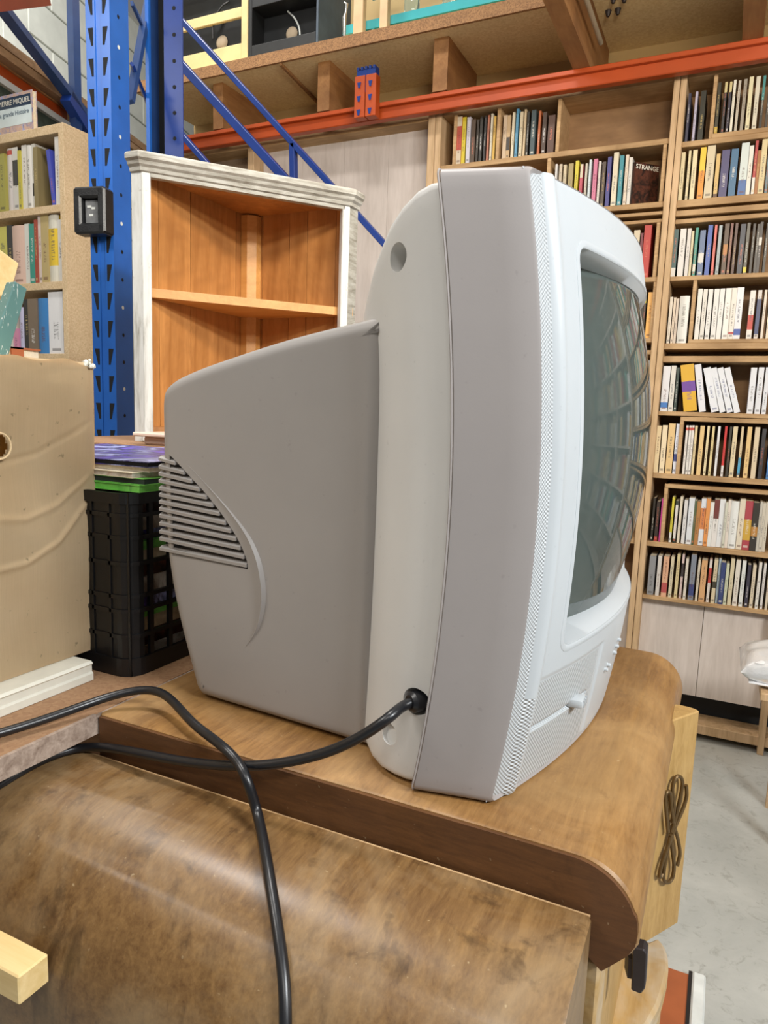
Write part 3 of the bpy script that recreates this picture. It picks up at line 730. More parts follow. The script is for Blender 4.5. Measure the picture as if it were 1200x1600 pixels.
row(c1, 1.700, [(0, 31, 1062, 'c8c060'), (31, 56, 1056, '2a2c30'), (56, 108, 1056, 'd8b8a8'), (108, 136, 1049, 'd8d8d0'), (136, 158, 1049, '2f9080'), (157, 170, 1030, 'a04030'), (167, 191, 1010, 'd8c8c0'), (184, 222, 1005, 'b8a470'), (222, 268, 1006, 'd8d4c4', 'e2c030', (.25, .8)), (266, 287, 1030, 'dcd8d0')], 'on the second shelf of the left bookcase', 'books on the left bookcase, second shelf', **kw)
row(c7, 1.428, [(30, 60, 320, 'd8d0c8'), (58, 86, 400, 'd890b0'), (82, 109, 300, 'c4c2e0'), (106, 134, 262, '26282c'), (131, 172, 260, '7a6a5a'), (171, 222, 258, '2f7ec0'), (221, 292, 228, 'e8e8ea')], 'on the third shelf of the left bookcase', 'books on the left bookcase, third shelf', **kw)
# olive book and blue book slumping at the right of the top row, white one upright
for (ub, ur, ut, vt, c, lab) in ((163, 182, 158, 690, '8a7a50', 'olive book standing beside the slumping blue book, left bookcase'), (246, 262, 215, 705, '3a48b0', 'blue book slumping to the left on the left bookcase'), (264, 284, 262, 642, 'dcd8d0', 'white book upright at the right end of the left top shelf')):
    y = YL+.012; b0, b1 = atY(ub/3, zpix(ub/3, 1.982, y), y), atY(ur/3, zpix(ur/3, 1.982, y), y); T = atY(ut/3, vt/3, y)
    ln = math.atan2(T.x-b0.x, T.z-1.982) if c == '3a48b0' else 0
    w = (b1.x-b0.x)
    o = mk_book('book', b0.x, b0.x+max(w, .012), y, 1.982+abs(math.sin(ln))*w/2+.0004, (T.z-1.982)/math.cos(ln), .16, c, None, (2, 2), ln)
    tag(o, lab, 'book', 'books on the left bookcase, top shelf')
# upright picture book on top of the left bookcase
q0 = atY(-14, 228, YL+.05); q1 = atY(52, 200, YL+.05); zt = atY(52, 139, YL+.05).z
ww = q1.x-q0.x; hh = zt-2.269
axb = Vector((1, 0, 0)); nb = Vector((0, -1, 0))
pb = flat_book('picture book with a pale cover standing on top of the left bookcase', Vector((q0.x, YL+.05, 2.269)), axb, nb, ww, hh, .02, 'cover_landscape')
def plate(name, mat, x0, x1, z0, z1, par, y): return part(name, mat, par, (x0, x1, y-.0006, y, z0, z1))
yb = YL+.05
plate('title_band', 'cover_navy', q0.x+.004, q1.x-.010, zt-.052, zt-.012, pb, yb-.0002)
plate('title_panel', 'cover_paper', q0.x+.004, q1.x-.006, zt-.118, zt-.052, pb, yb-.0002)
cx = q1.x-.012
text_mesh('lettering', 'PIERRE MIQUEL', .027, 'ink_white', face_matrix(Vector((cx, yb-.0014, zt-.032)), axb, Vector((0, 0, 1)), nb), pb, .0003, 'RIGHT')
text_mesh('lettering', 'La grande Histoire', .024, 'ink_navy', face_matrix(Vector((cx-.008, yb-.0014, zt-.074)), axb, Vector((0, 0, 1)), nb), pb, .0003, 'RIGHT')

# ================================================================== blue racking
FD = Vector((.979, .206, 0)).normalized(); DD = Vector((-.206, .979, 0)).normalized(); UP = Vector((0, 0, 1))
def upright(label, p0, z0, z1, w, d, open_back=False):
    """p0: plan point of the front left corner"""
    t_ = thing('rack_upright', (p0.x, p0.y, z0), label, 'rack upright')
    P = lambda a, b, z: p0+FD*a+DD*b+UP*(z-p0.z)
    g = .14*w
    prof = [(0, 0), (w*.38, 0), (w*.42, g*.6), (w*.58, g*.6), (w*.62, 0), (w, 0), (w, d), (w-.022, d), (w-.022, d-.003), (w-.003, d-.003), (w-.003, .003), (.003, .003), (.003, d-.003), (.022, d-.003), (.022, d), (0, d)]
    m = MB(); m.loft([[P(a, b, z0) for a, b in prof], [P(a, b, z1) for a, b in prof]])
    ch = m.build('channel', 'blue_paint', t_)
    return t_, ch, P
c0 = atD(177, 350, 1.93); UW, UD = .072, .085
p0 = c0-FD*UW; p0.z = 0
up1, ch1, P1 = upright('bright blue perforated steel upright in the foreground at left', p0, 0, 2.75, UW, UD)
# slots: measured pitch along the post
zs = atD(145, 165, 1.93); 
slot = None; hole = None
z = 1.06
pitch = .0752
zref = None
_v0 = 165/1.0
zz = []
k0 = atP(160, 56, p0, FD.cross(UP)).z
for k in range(-2, 24):
    z = k0-k*pitch
    if z < 1.0: break
    for sgn, a in ((1, UW*.21), (-1, UW*.79)):
        b = -.0006
        pts = [P1(a-.009*1+.0, b, z+.022), P1(a+.0065, b, z+.022), P1(a+.0065, b, z-.022), P1(a+.001, b, z-.022)] if sgn > 0 else [P1(a-.0065, b, z+.022), P1(a+.009, b, z+.022), P1(a-.001, b, z-.022), P1(a-.0065, b, z-.022)]
        MB().prism(pts, DD*.0012).build('slot', 'slot_black', ch1)
    hp = P1(UW+.0004, UD*.45, z-.012)
    MB().tube([hp, hp-FD*.0008], .0052, 10).build('hole', 'slot_black' if k % 3 else 'block_white', ch1)
# second upright of the neighbouring row, open side towards us
c2_ = c0+DD*.36; q0_ = Vector((c2_.x, c2_.y, 0))
pA = atP(229, 100, q0_, DD); pB = atP(257, 100, q0_, DD); pC = atP(286, 100, q0_, DD)
up2 = thing('rack_upright', (pB.x, pB.y, 0), 'dark blue steel upright just behind the bright blue one', 'rack upright')
def vert_plate(p, q, z0, z1, th, mat, name, par):
    a = Vector((p.x, p.y, 0)); b = Vector((q.x, q.y, 0)); d = (b-a); L = d.length; d.normalize(); n = d.cross(UP)
    return MB().obox((a+b)/2+UP*((z0+z1)/2), d, n, UP, L/2, th/2, (z1-z0)/2).build(name, mat, par)
Z2 = 2.9
inn = vert_plate(pA+DD*.07, pB+DD*.07, 0, Z2, .003, 'slot_black', 'web', up2)  # black web stands in for the shade inside the open channel
vert_plate(pA, pA+FD*.012, 0, Z2, .012, 'blue_paint', 'flange', up2)
fr = vert_plate(pB, pC, 0, Z2, .004, 'blue_dark', 'face', up2)
vert_plate(pB, pB+DD*.07, 0, Z2, .004, 'navy_paint', 'side', up2)
vert_plate(pA, pA+DD*.07, 0, Z2, .003, 'navy_paint', 'side', up2)
for k in range(14):
    z = 2.75-k*.0752
    hp = (pA+pB)/2+DD*.067; hp.z = z+.02; MB().tube([hp, hp-DD*.001], .007, 10).build('hole', 'block_white' if k % 2 else 'blue_dark', inn)
    hp = (pB*.45+pC*.55)-DD*.0022; hp.z = z; MB().tube([hp, hp-DD*.001], .006, 10).build('hole', 'slot_black', fr)
# zigzag bracing between the two
br = thing('rack_brace', (p0.x+UW, p0.y+UD, 1.9), 'dark blue channel brace between the two blue uprights', 'brace')
def brace(u0, v0, d0, u1, v1, d1, w, mat='navy_paint', par=None, name='strut'):
    return MB().bar(atD(u0, v0, d0), atD(u1, v1, d1), w, w*.6, DD).build(name, mat, par)
brace(238, -30, 2.28, 203, 160, 2.09, .024, 'navy_paint', br)
brace(206, 5, 2.10, 232, 60, 2.28, .014, 'navy_paint', br)
brace(206, 100, 2.10, 232, 165, 2.28, .014, 'blue_dark', br)
# black taped frame fixed to the bright blue upright
bx = thing('taped_frame', P1(.02, -.02, 1.70), 'small black taped frame with a grey window, fixed to the bright blue upright', 'frame')
nF = -DD
def onF(u, v, off): return atP(u, v, p0+nF*off, DD)
tl, brr = onF(122, 297, .03), onF(171, 366, .03)
wF = (brr-tl).dot(FD); hF = tl.z-brr.z; cF = (tl+brr)/2
m = MB()
for s in (-1, 1):
    m.obox(cF+FD*s*(wF/2-.010), FD, DD, UP, .012, .022, hF/2, .005)
    m.obox(cF+UP*s*(hF/2-.012), FD, DD, UP, wF/2, .022, .014, .005)
m.build('surround', 'black_tape', bx)
MB().obox(cF+DD*.014, FD, DD, UP, wF/2-.004, .012, hF/2-.004).build('back_plate', 'black_plastic', bx)
MB().obox(cF-DD*.002, FD, DD, UP, wF*.24, .003, hF*.26, .001).build('window', 'grey_label', bx)
for k, (a, b) in enumerate(((-.25, .5), (.1, .32), (-.1, -.35))):
    MB().obox(cF-DD*.0056+FD*wF*a*.4+UP*hF*b*.22, FD, DD, UP, .006, .0006, .003).build('mark', 'white_metal', bx)

# sloping blue rails in front of the orange beam
YR = 2.55
sr = thing('sloping_rail', (atY(455, 280, YR).x, YR, 0), 'pair of sloping blue steel rails crossing in front of the orange beam', 'rail')
def railbar(u0, v0, u1, v1, w, mat, name='rail'):
    return MB().bar(atY(u0, v0, YR), atY(u1, v1, YR), .03, w, Vector((0, -1, 0)).cross(Vector((0, 0, 1)))*0+Vector((0, 0, 1)), .002).build(name, mat, sr)
railbar(270, 17, 652, 438, .022, 'blue_dark')
railbar(268, 84, 470, 306, .034, 'blue_dark')
railbar(268, 192, 345, 280, .022, 'blue_dark')
railbar(458, 225, 462, 420, .024, 'blue_dark', 'post')
pp = atY(640, 430, YR); part('post', 'blue_dark', sr, (pp.x-.02, pp.x+.02, YR-.015, YR+.015, 0, pp.z+.01))
pp = atY(462, 420, YR); part('post', 'blue_dark', sr, (pp.x-.02, pp.x+.02, YR-.015, YR+.015, 0, pp.z+.01))

# racking along the left wall: plank, orange beam, blue struts
rl = thing('side_rack', (w0.x+1.2, w0.y, 0), 'weathered plank deck on an orange beam along the block wall', 'rack')
PN = EN
bp = atD(75, 152, 3.3)
def onS(u, v, off=0): return atP(u, v, bp+PN*off, PN)
def along(name, mat, u, v0, v1, off, th, par, t0=-2.2, t1=1.6):
    a, b = onS(u, v0, off), onS(u, v1, off); c = (a+b)/2; hz = abs(a.z-b.z)/2
    d = Vector((EV.x, EV.y, 0))
    return MB().obox(c+d*((t0+t1)/2)-PN*th/2, d, PN, UP, (t1-t0)/2, th/2, hz).build(name, mat, par)
along('plank', 'old_plank', 60, 100, 113, .0, .6, rl)
along('plank', 'old_plank', 60, 115, 127, .03, .5, rl)
along('beam', 'joist_brown', 60, 127, 141, -.02, .1, rl)
along('beam', 'orange_paint', 60, 141, 160, -.03, .05, rl, -2.2, .22)
along('bar', 'grey_bar', 60, 158, 168, .03, .03, rl)
along('box_side', 'dark_green', 60, 168, 200, .01, .03, rl)
a = onS(118, 170, .05); part('post', 'navy_paint', rl, (a.x-.02, a.x+.02, a.y-.02, a.y+.02, 0, 3.4))
MB().bar(onS(-10, -5, .06), onS(140, 190, .06), .03, .05, PN).build('brace', 'navy_paint', rl)
MB().bar(onS(104, 150, .06), onS(140, 210, .06), .06, .05, PN).build('connector', 'blue_dark', rl)
rd = MB().bar(onS(-40, 9, .3), onS(68, -3, .3), .05, .05).build('red_beam', 'red_paint', rl)

# ================================================================== things on the upper deck
ZD = DZ+.0455
def dk(u, v, y=2.84): return atY(u, v, y)
cr = thing('slatted_crate', ((dk(330, 60).x), 2.95, ZD), 'cream slatted crate holding a dark speaker on the upper deck', 'crate')
xa, xb = dk(262, 110).x, dk(377, 90).x; xc = dk(387, 90).x
part('speaker_box', 'black_wood', cr, (xa+.02, xb, 2.88, 3.12, ZD, ZD+.50))
zq = lambda v, u=330: dk(u, v).z
for v0, v1 in ((104, 78), (38, 22), (-18, -40)):
    part('slat', 'cream_wood', cr, (xa, xb, 2.84, 2.856, max(ZD, zq(v0)), zq(v1)), bev=.002)
part('post', 'cream_wood', cr, (xb, xc, 2.838, 2.87, ZD, ZD+.52), bev=.002)
part('post', 'cream_wood', cr, (xa-.02, xa+.012, 2.838, 2.87, ZD, ZD+.52), bev=.002)
def cone(par, u, v, r, y=2.876):
    c = dk(u, v, y); MB().tube([c, c-Vector((0, .006, 0)), c-Vector((0, .012, 0))], [r, r*.9, r*.5], 20).build('speaker_cone', 'cone_beige', par, True)
cone(cr, 347, 67, .032)
MB().tube(spline([dk(333, 60, 2.87), dk(334, 35, 2.86), dk(345, 12, 2.86), dk(358, 2, 2.87)]), .004, 8).build('cable', 'black_rubber', cr, True)
kb = thing('speaker_cabinet', (dk(455, 60).x, 2.95, ZD), 'black wooden speaker cabinet with an open front on the upper deck', 'speaker')
xa, xb = dk(388, 90).x+.002, dk(494, 70).x; zt = ZD+.52
part('back', 'black_wood', kb, (xa, xb, 2.93, 2.95, ZD, zt))
part('side', 'black_wood', kb, (xa, xa+.02, 2.835, 2.95, ZD, zt), bev=.002)
part('side', 'bluegrey_side', kb, (xb, xb+.012, 2.835, 3.12, ZD, zt), bev=.002)
part('bottom_rail', 'black_wood', kb, (xa+.02, xb, 2.835, 2.95, ZD, zq(62, 440)), bev=.002)
part('top_rail', 'black_wood', kb, (xa+.02, xb, 2.835, 2.95, zq(2, 440), zt), bev=.002)
cone(kb, 456, 53, .030, 2.90)
MB().tube(spline([dk(469, 55, 2.88), dk(467, 42, 2.88), dk(460, 28, 2.89), dk(450, 18, 2.91)]), .004, 8).build('cable', 'white_metal', kb, True)
# wooden stand posts, glass shelf and glassware
st = thing('glass_stand', (dk(640, 20).x, 2.9, ZD), 'pale wooden stand with turquoise glass shelves on the upper deck', 'display stand')
for u0, u1, v in ((551, 566, 62), (592, 604, 56), (791, 807, 18), (818, 830, 12)):
    a, b = dk(u0, v, 2.80), dk(u1, v, 2.80)
    part('post', 'pale_wood', st, (a.x, b.x, 2.80, 2.83, ZD, ZD+.55), bev=.002)
g0, g1 = dk(536, 50, 2.835), dk(868, -12, 2.835)
part('glass_shelf', 'turq_glass', st, (g0.x, g1.x, 2.833, 3.1, g0.z-.012, g0.z+.022))
part('glass_shelf', 'turq_glass', st, (g0.x, g1.x, 2.833, 3.1, g0.z+.25, g0.z+.265))
part('upright_glass', 'turq_glass', st, (dk(582, 40, 2.84).x, dk(586, 40, 2.84).x, 2.835, 3.0, ZD, g0.z-.012))
lath = [(0, .020), (.004, .028), (.05, .033), (.10, .030), (.125, .020), (.14, .022)]
for u, lab in ((640, 'clear glass jar on the turquoise shelf, nearest the wooden post'), (700, 'clear glass jar at the right of the turquoise shelf')):
    x = dk(u, 20, 2.88).x
    jr = MB().loft([[(x+r*math.cos(k*math.pi/9), 2.90+r*math.sin(k*math.pi/9), g0.z+.0225+z) for k in range(18)] for z, r in lath]).build('glass_jar', 'glass_clear', None, True)
    tag(jr, lab, 'jar', 'glass jars on the deck')
hk = [dk(538, 66, 2.795), dk(538, 35, 2.795), dk(540, 28, 2.795), dk(542, 14, 2.795), dk(538, 12, 2.795)]
hz = ZD-hk[0].z
tag(MB().tube([p+UP*(hz+.003) for p in hk], [.006, .009, .005, .006, .004], 10).build('metal_hook', 'silver', None, True), 'thin silver metal hook standing beside the black speaker cabinet', 'hook')

# ================================================================== white-painted corner cabinet
A = atD(222, 262, 1.40); dC = Vector((.624, .781, 0)).normalized(); nC = Vector((.781, -.624, 0)).normalized()   # nC points to the viewer
ZB0, ZT0 = 1.170, 1.738
Wc = .448
A = Vector((A.x, A.y, 0))-dC*.002; B = A+dC*Wc
Lx = Vector((-1, 0, 0)); Ry = Vector((0, 1, 0))
cc = thing('corner_cabinet', (-1.02, 1.42, ZB0), 'worn white-painted corner cabinet with bare pine inside', 'cabinet')
sw = .018; RET = .026
A2, B2 = A+Lx*RET, B+Ry*.036                      # ends of the returns
K = Vector((A2.x, B2.y, 0))                      # back corner
def slab(name, mat, pts, z0, z1, bev=0):
    return MB().prism([Vector((p.x, p.y, z0)) for p in pts], (0, 0, z1-z0), bev).build(name, mat, cc)
slab('stile', 'white_paint', [A, A+dC*sw, A+dC*sw-nC*.018, A-nC*.018], ZB0, ZT0-.03, .0015)
slab('stile', 'white_paint', [B, B-dC*sw, B-dC*sw-nC*.018, B-nC*.018], ZB0, ZT0-.03, .0015)
slab('return', 'white_paint', [A-nC*.002, A2, A2+Ry*.016, A-nC*.018+Ry*.004], ZB0, ZT0-.03)
slab('return', 'grey_paint', [B-nC*.002, B2, B2+Lx*.016, B-nC*.018], ZB0, ZT0-.03)  # greyer copy of the white paint, standing in for shade on this side
slab('top_rail', 'grey_paint', [A+dC*sw, B-dC*sw*.72, B-dC*sw*.72-nC*.016, A+dC*sw-nC*.016], ZT0-.045, ZT0-.03)
slab('foot', 'white_paint', [A+nC*.006-dC*.004, A+dC*(sw+.012)+nC*.006, A+dC*(sw+.012)-nC*.018, A-nC*.018-dC*.004], ZB0, ZB0+.012, .002)
# crown moulding swept along return - front - return
def crown():
    prof = [(0, -.028), (.004, -.026), (.005, -.019), (.010, -.015), (.012, -.009), (.017, -.005), (.017, .004), (.013, .008), (-.03, .008)]
    def off(p, n1, n2):
        b = (n1+n2); b = b/(b.dot(n1)) if abs(b.dot(n1)) > .05 else n1
        return b
    nL = Vector((0, -1, 0)); nR = Vector((1, 0, 0))
    path = [(A2, nL), (A, off(A, nL, nC)), (B, off(B, nC, nR)), (B2, nR)]
    return MB().loft([[Vector((p.x, p.y, ZT0-.010))+n*o+UP*z for o, z in prof] for p, n in path])
crown().build('crown_moulding', 'grey_paint', cc)
inner = [A-nC*.004, B-nC*.004, B2, K, A2]
slab('top_board', 'pine_inside', inner, ZT0-.030, ZT0-.012)
slab('bottom_board', 'pine_inside', inner, ZB0+.012, ZB0+.03)
# planks of the two back walls
def planks(P0, P1_, n, inward):
    d = (P1_-P0); L = d.length; d.normalize(); xs = [0]
    for k in range(n): xs.append(xs[-1]+L/n*(1+(.22 if k % 2 else -.22)))
    xs = [x*L/xs[-1] for x in xs]
    for a, b in zip(xs, xs[1:]):
        e = .0007; off = inward*random.uniform(0, .0015)
        slab('plank', 'pine_inside', [P0+d*(a+e)+off, P0+d*(b-e)+off, P0+d*(b-e)+off+inward*.010, P0+d*(a+e)+off+inward*.010], ZB0+.0, ZT0-.030)
planks(A2, K, 5, Vector((1, 0, 0)))
planks(K, B2, 5, Vector((0, -1, 0)))
slab('corner_post', 'pine_shelf', [K+Vector((.012, -.012, 0)), K+Vector((.046, -.012, 0)), K+Vector((.046, -.030, 0)), K+Vector((.030, -.046, 0)), K+Vector((.012, -.046, 0))], ZB0+.012, ZT0-.034)
zS = 1.474
def shelf(z, name='shelf'):
    a, b = A-nC*.022+dC*.030, B-nC*.022-dC*.020
    fr = []
    for k in range(13):
        t_ = k/12; fr.append(a.lerp(b, t_)-nC*.050*math.sin(math.pi*t_)*0+nC*.0)
    slab(name, 'pine_shelf', [A2+Vector((.012, .02, 0)), *fr, B2+Vector((-.012*0, -.012, 0)), K+Vector((.012, -.012, 0))], z-.009, z+.009)
shelf(zS)
# low cupboard that carries it (hidden behind crate and television)
lc = thing('low_cupboard', (-1.02, 1.45, 0), 'low brown cupboard under the corner cabinet, mostly hidden', 'cupboard')
part('body', 'old_plank', lc, (-1.30, -.70, 1.06, 1.62, .06, 1.148))
part('top', 'chip_table', lc, (-1.32, -.68, 1.04, 1.64, 1.148, 1.169), bev=.002)
part('plinth', 'old_plank', lc, (-1.28, -.72, 1.09, 1.60, 0, .06))
for x in (-1.15, -.85):
    m_ = part('door', 'joist_brown', lc, (x-.14, x+.14, 1.048, 1.06, .10, 1.12), bev=.002)
    MB().tube([(x+.1, 1.047, .7), (x+.1, 1.030, .7)], .010, 10).build('knob', 'brass_old', m_, True)
# pink plastic box and lid on the cupboard
_pl = atY(230, 676, 1.03); 
pk = thing('plastic_box', (-.90, 1.09, 1.1695), 'pale pink plastic box with a lid, between corner cabinet and television', 'box')
a, b = atY(224, 700, 1.05), atY(290, 700, 1.05); tz = atY(235, 684, 1.05).z; lz = atY(235, 676, 1.05).z
part('box', 'pink_plastic', pk, (a.x, b.x, 1.05, 1.20, 1.1695, max(tz, 1.185)), bev=.003)
part('lid', 'pink_plastic', pk, (a.x-.014, b.x+.01, 1.035, 1.215, max(tz, 1.185), max(lz, 1.192)), bev=.002)
# ================================================================== furniture carrying the television
ZT = .950
ub_ = thing('buffet', (-.29, .72, 0), 'old veneered buffet with a rounded waterfall edge, carrying the television', 'buffet')
# waterfall top: profile in the X-Z plane, extruded along Y
prof = [(-.523, ZT), (-.30, ZT), (-.10, ZT), (-.068, ZT-.0005)]
prof += [(-.068+.046*math.sin(a), ZT-.046+.0455*math.cos(a)) for a in [math.pi/2*k/12 for k in range(1, 13)]]
prof += [(-.0225, .895), (-.027, .886), (-.043, .868), (-.053, .876), (-.070, .880), (-.523, .880)]
Y0, Y1 = .472, .965
def extr(mb, pr, y0, y1, b=.0022):
    def ins(d): # crude inset towards the centroid
        cxx = sum(p[0] for p in pr)/len(pr); czz = sum(p[1] for p in pr)/len(pr)
        return [(x+(d if x < cxx else -d)*.6, z+(d if z < czz else -d)*.6) for x, z in pr]
    rings = [[(x, y0, z) for x, z in ins(b)], [(x, y0+b, z) for x, z in pr], [(x, y1-b, z) for x, z in pr], [(x, y1, z) for x, z in ins(b)]]
    return mb.loft(rings)
extr(MB(), prof, Y0+.003, Y1).build('waterfall_top', 'veneer_top', ub_, True, 35)
# raw end grain face under the veneer
ep = [(x, z) for x, z in prof]
ep = [(x+(.0015 if x < -.3 else -.0018), z+(-.0022 if z > .92 else .001)) for x, z in ep]
MB().prism([Vector((x, Y0, z)) for x, z in ep], (0, .0035, 0)).build('end_face', 'veneer_end', ub_)
part('body', 'raw_side', ub_, (-.50, -.075, .50, .955, .10, .880))
for k in range(4):
    part('board', 'raw_side', ub_, (-.075-.02*(k+1)*1.0+.0006, -.075-.02*k-.0006, .486-.0006*k, .50, .10, .879))
part('corner_post', 'plinth_wood', ub_, (-.0745, -.047, .483, .53, .10, .866), bev=.002)
part('side_front', 'veneer_door', ub_, (-.075, -.052, .53, .95, .10, .880))
part('base', 'raw_side', ub_, (-.51, -.06, .49, .96, 0, .10))
# open door with its old brass pull
d31 = Vector((.51, .86, 0)).normalized(); n31 = Vector((.86, -.51, 0)).normalized()
dp = atY(1003, 1478, .80)
def onDoor(u, v, off=0): return atP(u, v, dp+n31*off, n31)
e0 = onDoor(1003, 1478); e1 = onDoor(1058, 1442); et = onDoor(1095, 1110)
zb_, zt_ = (e0.z+e1.z)/2, et.z
Ld = (Vector((et.x, et.y, 0))-Vector((e0.x, e0.y, 0))).dot(d31)
org = Vector((e0.x, e0.y, 0)); TH = .036
pts = [org-d31*.03]
pts += [org+d31*(Ld-.002)]
for k in range(1, 9):
    a = math.pi/2*k/8
    pts.append(org+d31*(Ld-.030+.030*math.cos(a))-n31*(TH*math.sin(a)))
pts.append(org-d31*.03-n31*TH)
dr = MB().prism([Vector((p.x, p.y, zb_)) for p in pts], (0, 0, zt_-zb_), .0015).build('door', 'veneer_door', ub_)
def loopwire(pix, r=.0026, closed=True):
    pp_ = [onDoor(u, v, .005) for u, v in pix]
    if closed: pp_.append(pp_[0])
    return spline(pp_, 6), r
def s5(x, y): return (880+x/2.667, 1000+y/2.667)
loops = [[s5(455, 760), s5(462, 690), s5(455, 620), s5(470, 572), s5(490, 572), s5(497, 600), s5(487, 660), s5(468, 740), s5(450, 800)],
         [s5(437, 800), s5(430, 720), s5(426, 650), s5(436, 632), s5(447, 640), s5(452, 700), s5(462, 770), s5(478, 830), s5(486, 890), s5(475, 940)],
         [s5(512, 605), s5(514, 650), s5(500, 700), s5(470, 770), s5(440, 850), s5(415, 920), s5(402, 970), s5(405, 988), s5(415, 975)],
         [s5(448, 810), s5(455, 880), s5(462, 940), s5(455, 990), s5(437, 1010), s5(420, 1000), s5(420, 960), s5(432, 890), s5(446, 820)]]
hd = None
for lp in loops:
    ptsw, r = loopwire(lp, .0021, False)
    h_ = MB().tube(ptsw, r, 8).build('pull_wire', 'brass_old', dr, True)
# dark latch, plinth, things on the floor
q = [atY(u, v, .60) for u, v in ((988, 1480), (1006, 1484), (1011, 1491), (1008, 1545), (1001, 1554), (986, 1548))]
MB().prism(q, (0, .014, 0), .001).build('latch', 'steel_dark', ub_)
q = [atY(u, v, .606) for u, v in ((982, 1497), (990, 1499), (988, 1530), (980, 1528))]
MB().prism(q, (-.004, .012, 0)).build('latch_plate', 'steel_dark', ub_)
part('gap_shade', 'black_wood', ub_, (-.050, -.041, .64, .80, .78, .875))  # black sheet added for the shade in the gap beside the door
pl = [atZ(u, v, .62) for u, v in ((1012, 1470), (1028, 1463), (1038, 1474), (1044, 1492), (1045, 1515), (1038, 1545), (1030, 1570), (1018, 1592), (1005, 1615), (960, 1615))]
MB().prism([Vector((p.x, p.y, .595)) for p in pl]+[Vector((-.058, .70, .595)), Vector((-.058, .88, .595))], (0, 0, .025), .004).build('plinth_shelf', 'plinth_wood', ub_)
pl2 = [Vector((p.x-.004, p.y, .10)) for p in pl]
MB().prism(pl2+[Vector((-.058, .70, .10)), Vector((-.058, .88, .10))], (0, 0, .495)).build('plinth_block', 'plinth_wood', ub_)
rp = thing('floor_panel', (0.02, 1.1, 0), 'red-brown panel with a white metal edge standing on the floor at lower right', 'panel')
a = atZ(1048, 1513, .30); b = atZ(1076, 1521, .30)
part('panel', 'red_panel', rp, (a.x-.06, b.x, .80, a.y, 0, .30))
part('edge_strip', 'black_rubber', rp, (b.x, b.x+.006, .80, a.y+.008, 0, .302))
c_ = atZ(1103, 1522, .30)
part('white_edge', 'white_metal', rp, (b.x+.006, c_.x, .80, a.y+.006, 0, .306), bev=.003)
part('corner_piece', 'dark_green', rp, (c_.x, c_.x+.004, .80, 1.20, .0, .25))

# ------------------------------------------------------------------ second buffet in front, its rounded edge towards us
lb = thing('buffet', (-.45, .36, 0), 'scuffed brown veneered cabinet in the foreground, top rolled over its front', 'buffet')
LZ, LY1, LYF = .912, .4685, .325
def lowz(y):
    if y >= .432: return LZ-.0012*((.4685-y)/.04)
    t_ = min(1, (.432-y)/(.432-LYF)); return .795+(LZ-.0013-.795)*math.sqrt(max(0, 1-t_**2.2))
lp_ = [(LY1, LZ-.003), (LY1-.003, LZ)]+[(y, lowz(y)) for y in (.455, .44)]
lp_ += [(LYF+(.432-LYF)*(1-math.sin(math.pi/2*k/18)), 0) for k in range(0, 19)]
lp_ = [(y, lowz(y) if z == 0 else z) for y, z in lp_]
lp_ += [(LYF, .78), (LYF, .60), (LYF, .40), (LYF+.012, .40), (LYF+.02, .76), (LY1, .76)]
XR, XL = -.0535, -1.15
def ring(x, s=0):
    cy = sum(p[0] for p in lp_)/len(lp_); cz = .8
    return [(x, y+(s if y < cy else -s), z+(s if z < cz else -s)) for y, z in lp_]
MB().loft([ring(XL), ring(XR-.002), ring(XR, .0016)]).build('rolled_top', 'veneer_low', lb, True, 35)
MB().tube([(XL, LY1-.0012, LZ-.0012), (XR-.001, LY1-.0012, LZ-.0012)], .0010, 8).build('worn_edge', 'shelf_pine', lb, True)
part('body', 'raw_side', lb, (XL+.02, XR-.012, LYF+.022, LY1-.004, .12, .759))
part('front_panel', 'veneer_low', lb, (XL+.02, XR-.012, LYF+.004, LYF+.022, .12, .40))
part('base', 'veneer_end', lb, (XL+.02, XR-.02, LYF+.01, LY1-.01, 0, .12))
# pine batten end at the lower left
pa = [atX(u, v, -.378) for u, v in ((33, 1522), (76, 1490), (76, 1532), (33, 1565))]
yA, yB2 = pa[0].y, LYF-.0005; zA, zB2 = pa[3].z, pa[0].z
_q = atY(76, 1490, yB2); zB2 = _q.z; zA = atY(76, 1533, yB2).z
tag(MB().box(-.72, _q.x, yB2-.025, yB2, zA, zB2, .0012).build('pine_batten', 'pine'), 'sawn end of a pale pine batten at the lower left corner', 'batten')

# ------------------------------------------------------------------ particle board on the left with box and crate
bdt = thing('board_table', (-.95, .60, 0), 'brown particle board table top left of the television', 'table')
part('table_top', 'chip_table', bdt, (-1.45, -.528, .12, 1.0, .932, .949))
part('edge_strip', 'striped_edge', bdt, (-.5279, -.5239, .12, .4712, .930, .950))
part('edge_strip', 'striped_edge', bdt, (-.5279, -.5239, .4716, 1.0, .930, .9485))
for x, y in ((-1.38, .20), (-1.38, .92), (-1.20, .20), (-.60, .92)):
    part('leg', 'old_plank', bdt, (x-.025, x+.025, y-.025, y+.025, 0, .932))
# white moulding strips under the box
mo = thing('moulding_strip', (-.62, .42, .9495), 'long white-painted moulding strip under the cardboard box', 'moulding')
MB().prism([Vector((x, .10, z)) for x, z in ((-.597, .9495), (-.597, .957), (-.599, .959), (-.599, .966), (-.597, .968), (-.600, .9705), (-.640, .9705), (-.640, .9495))], (0, .434, 0)).build('moulding_bar', 'white_mould', mo)
part('moulding_back', 'old_plank', mo, (-.70, -.64, .15, .53, .9495, .9635))
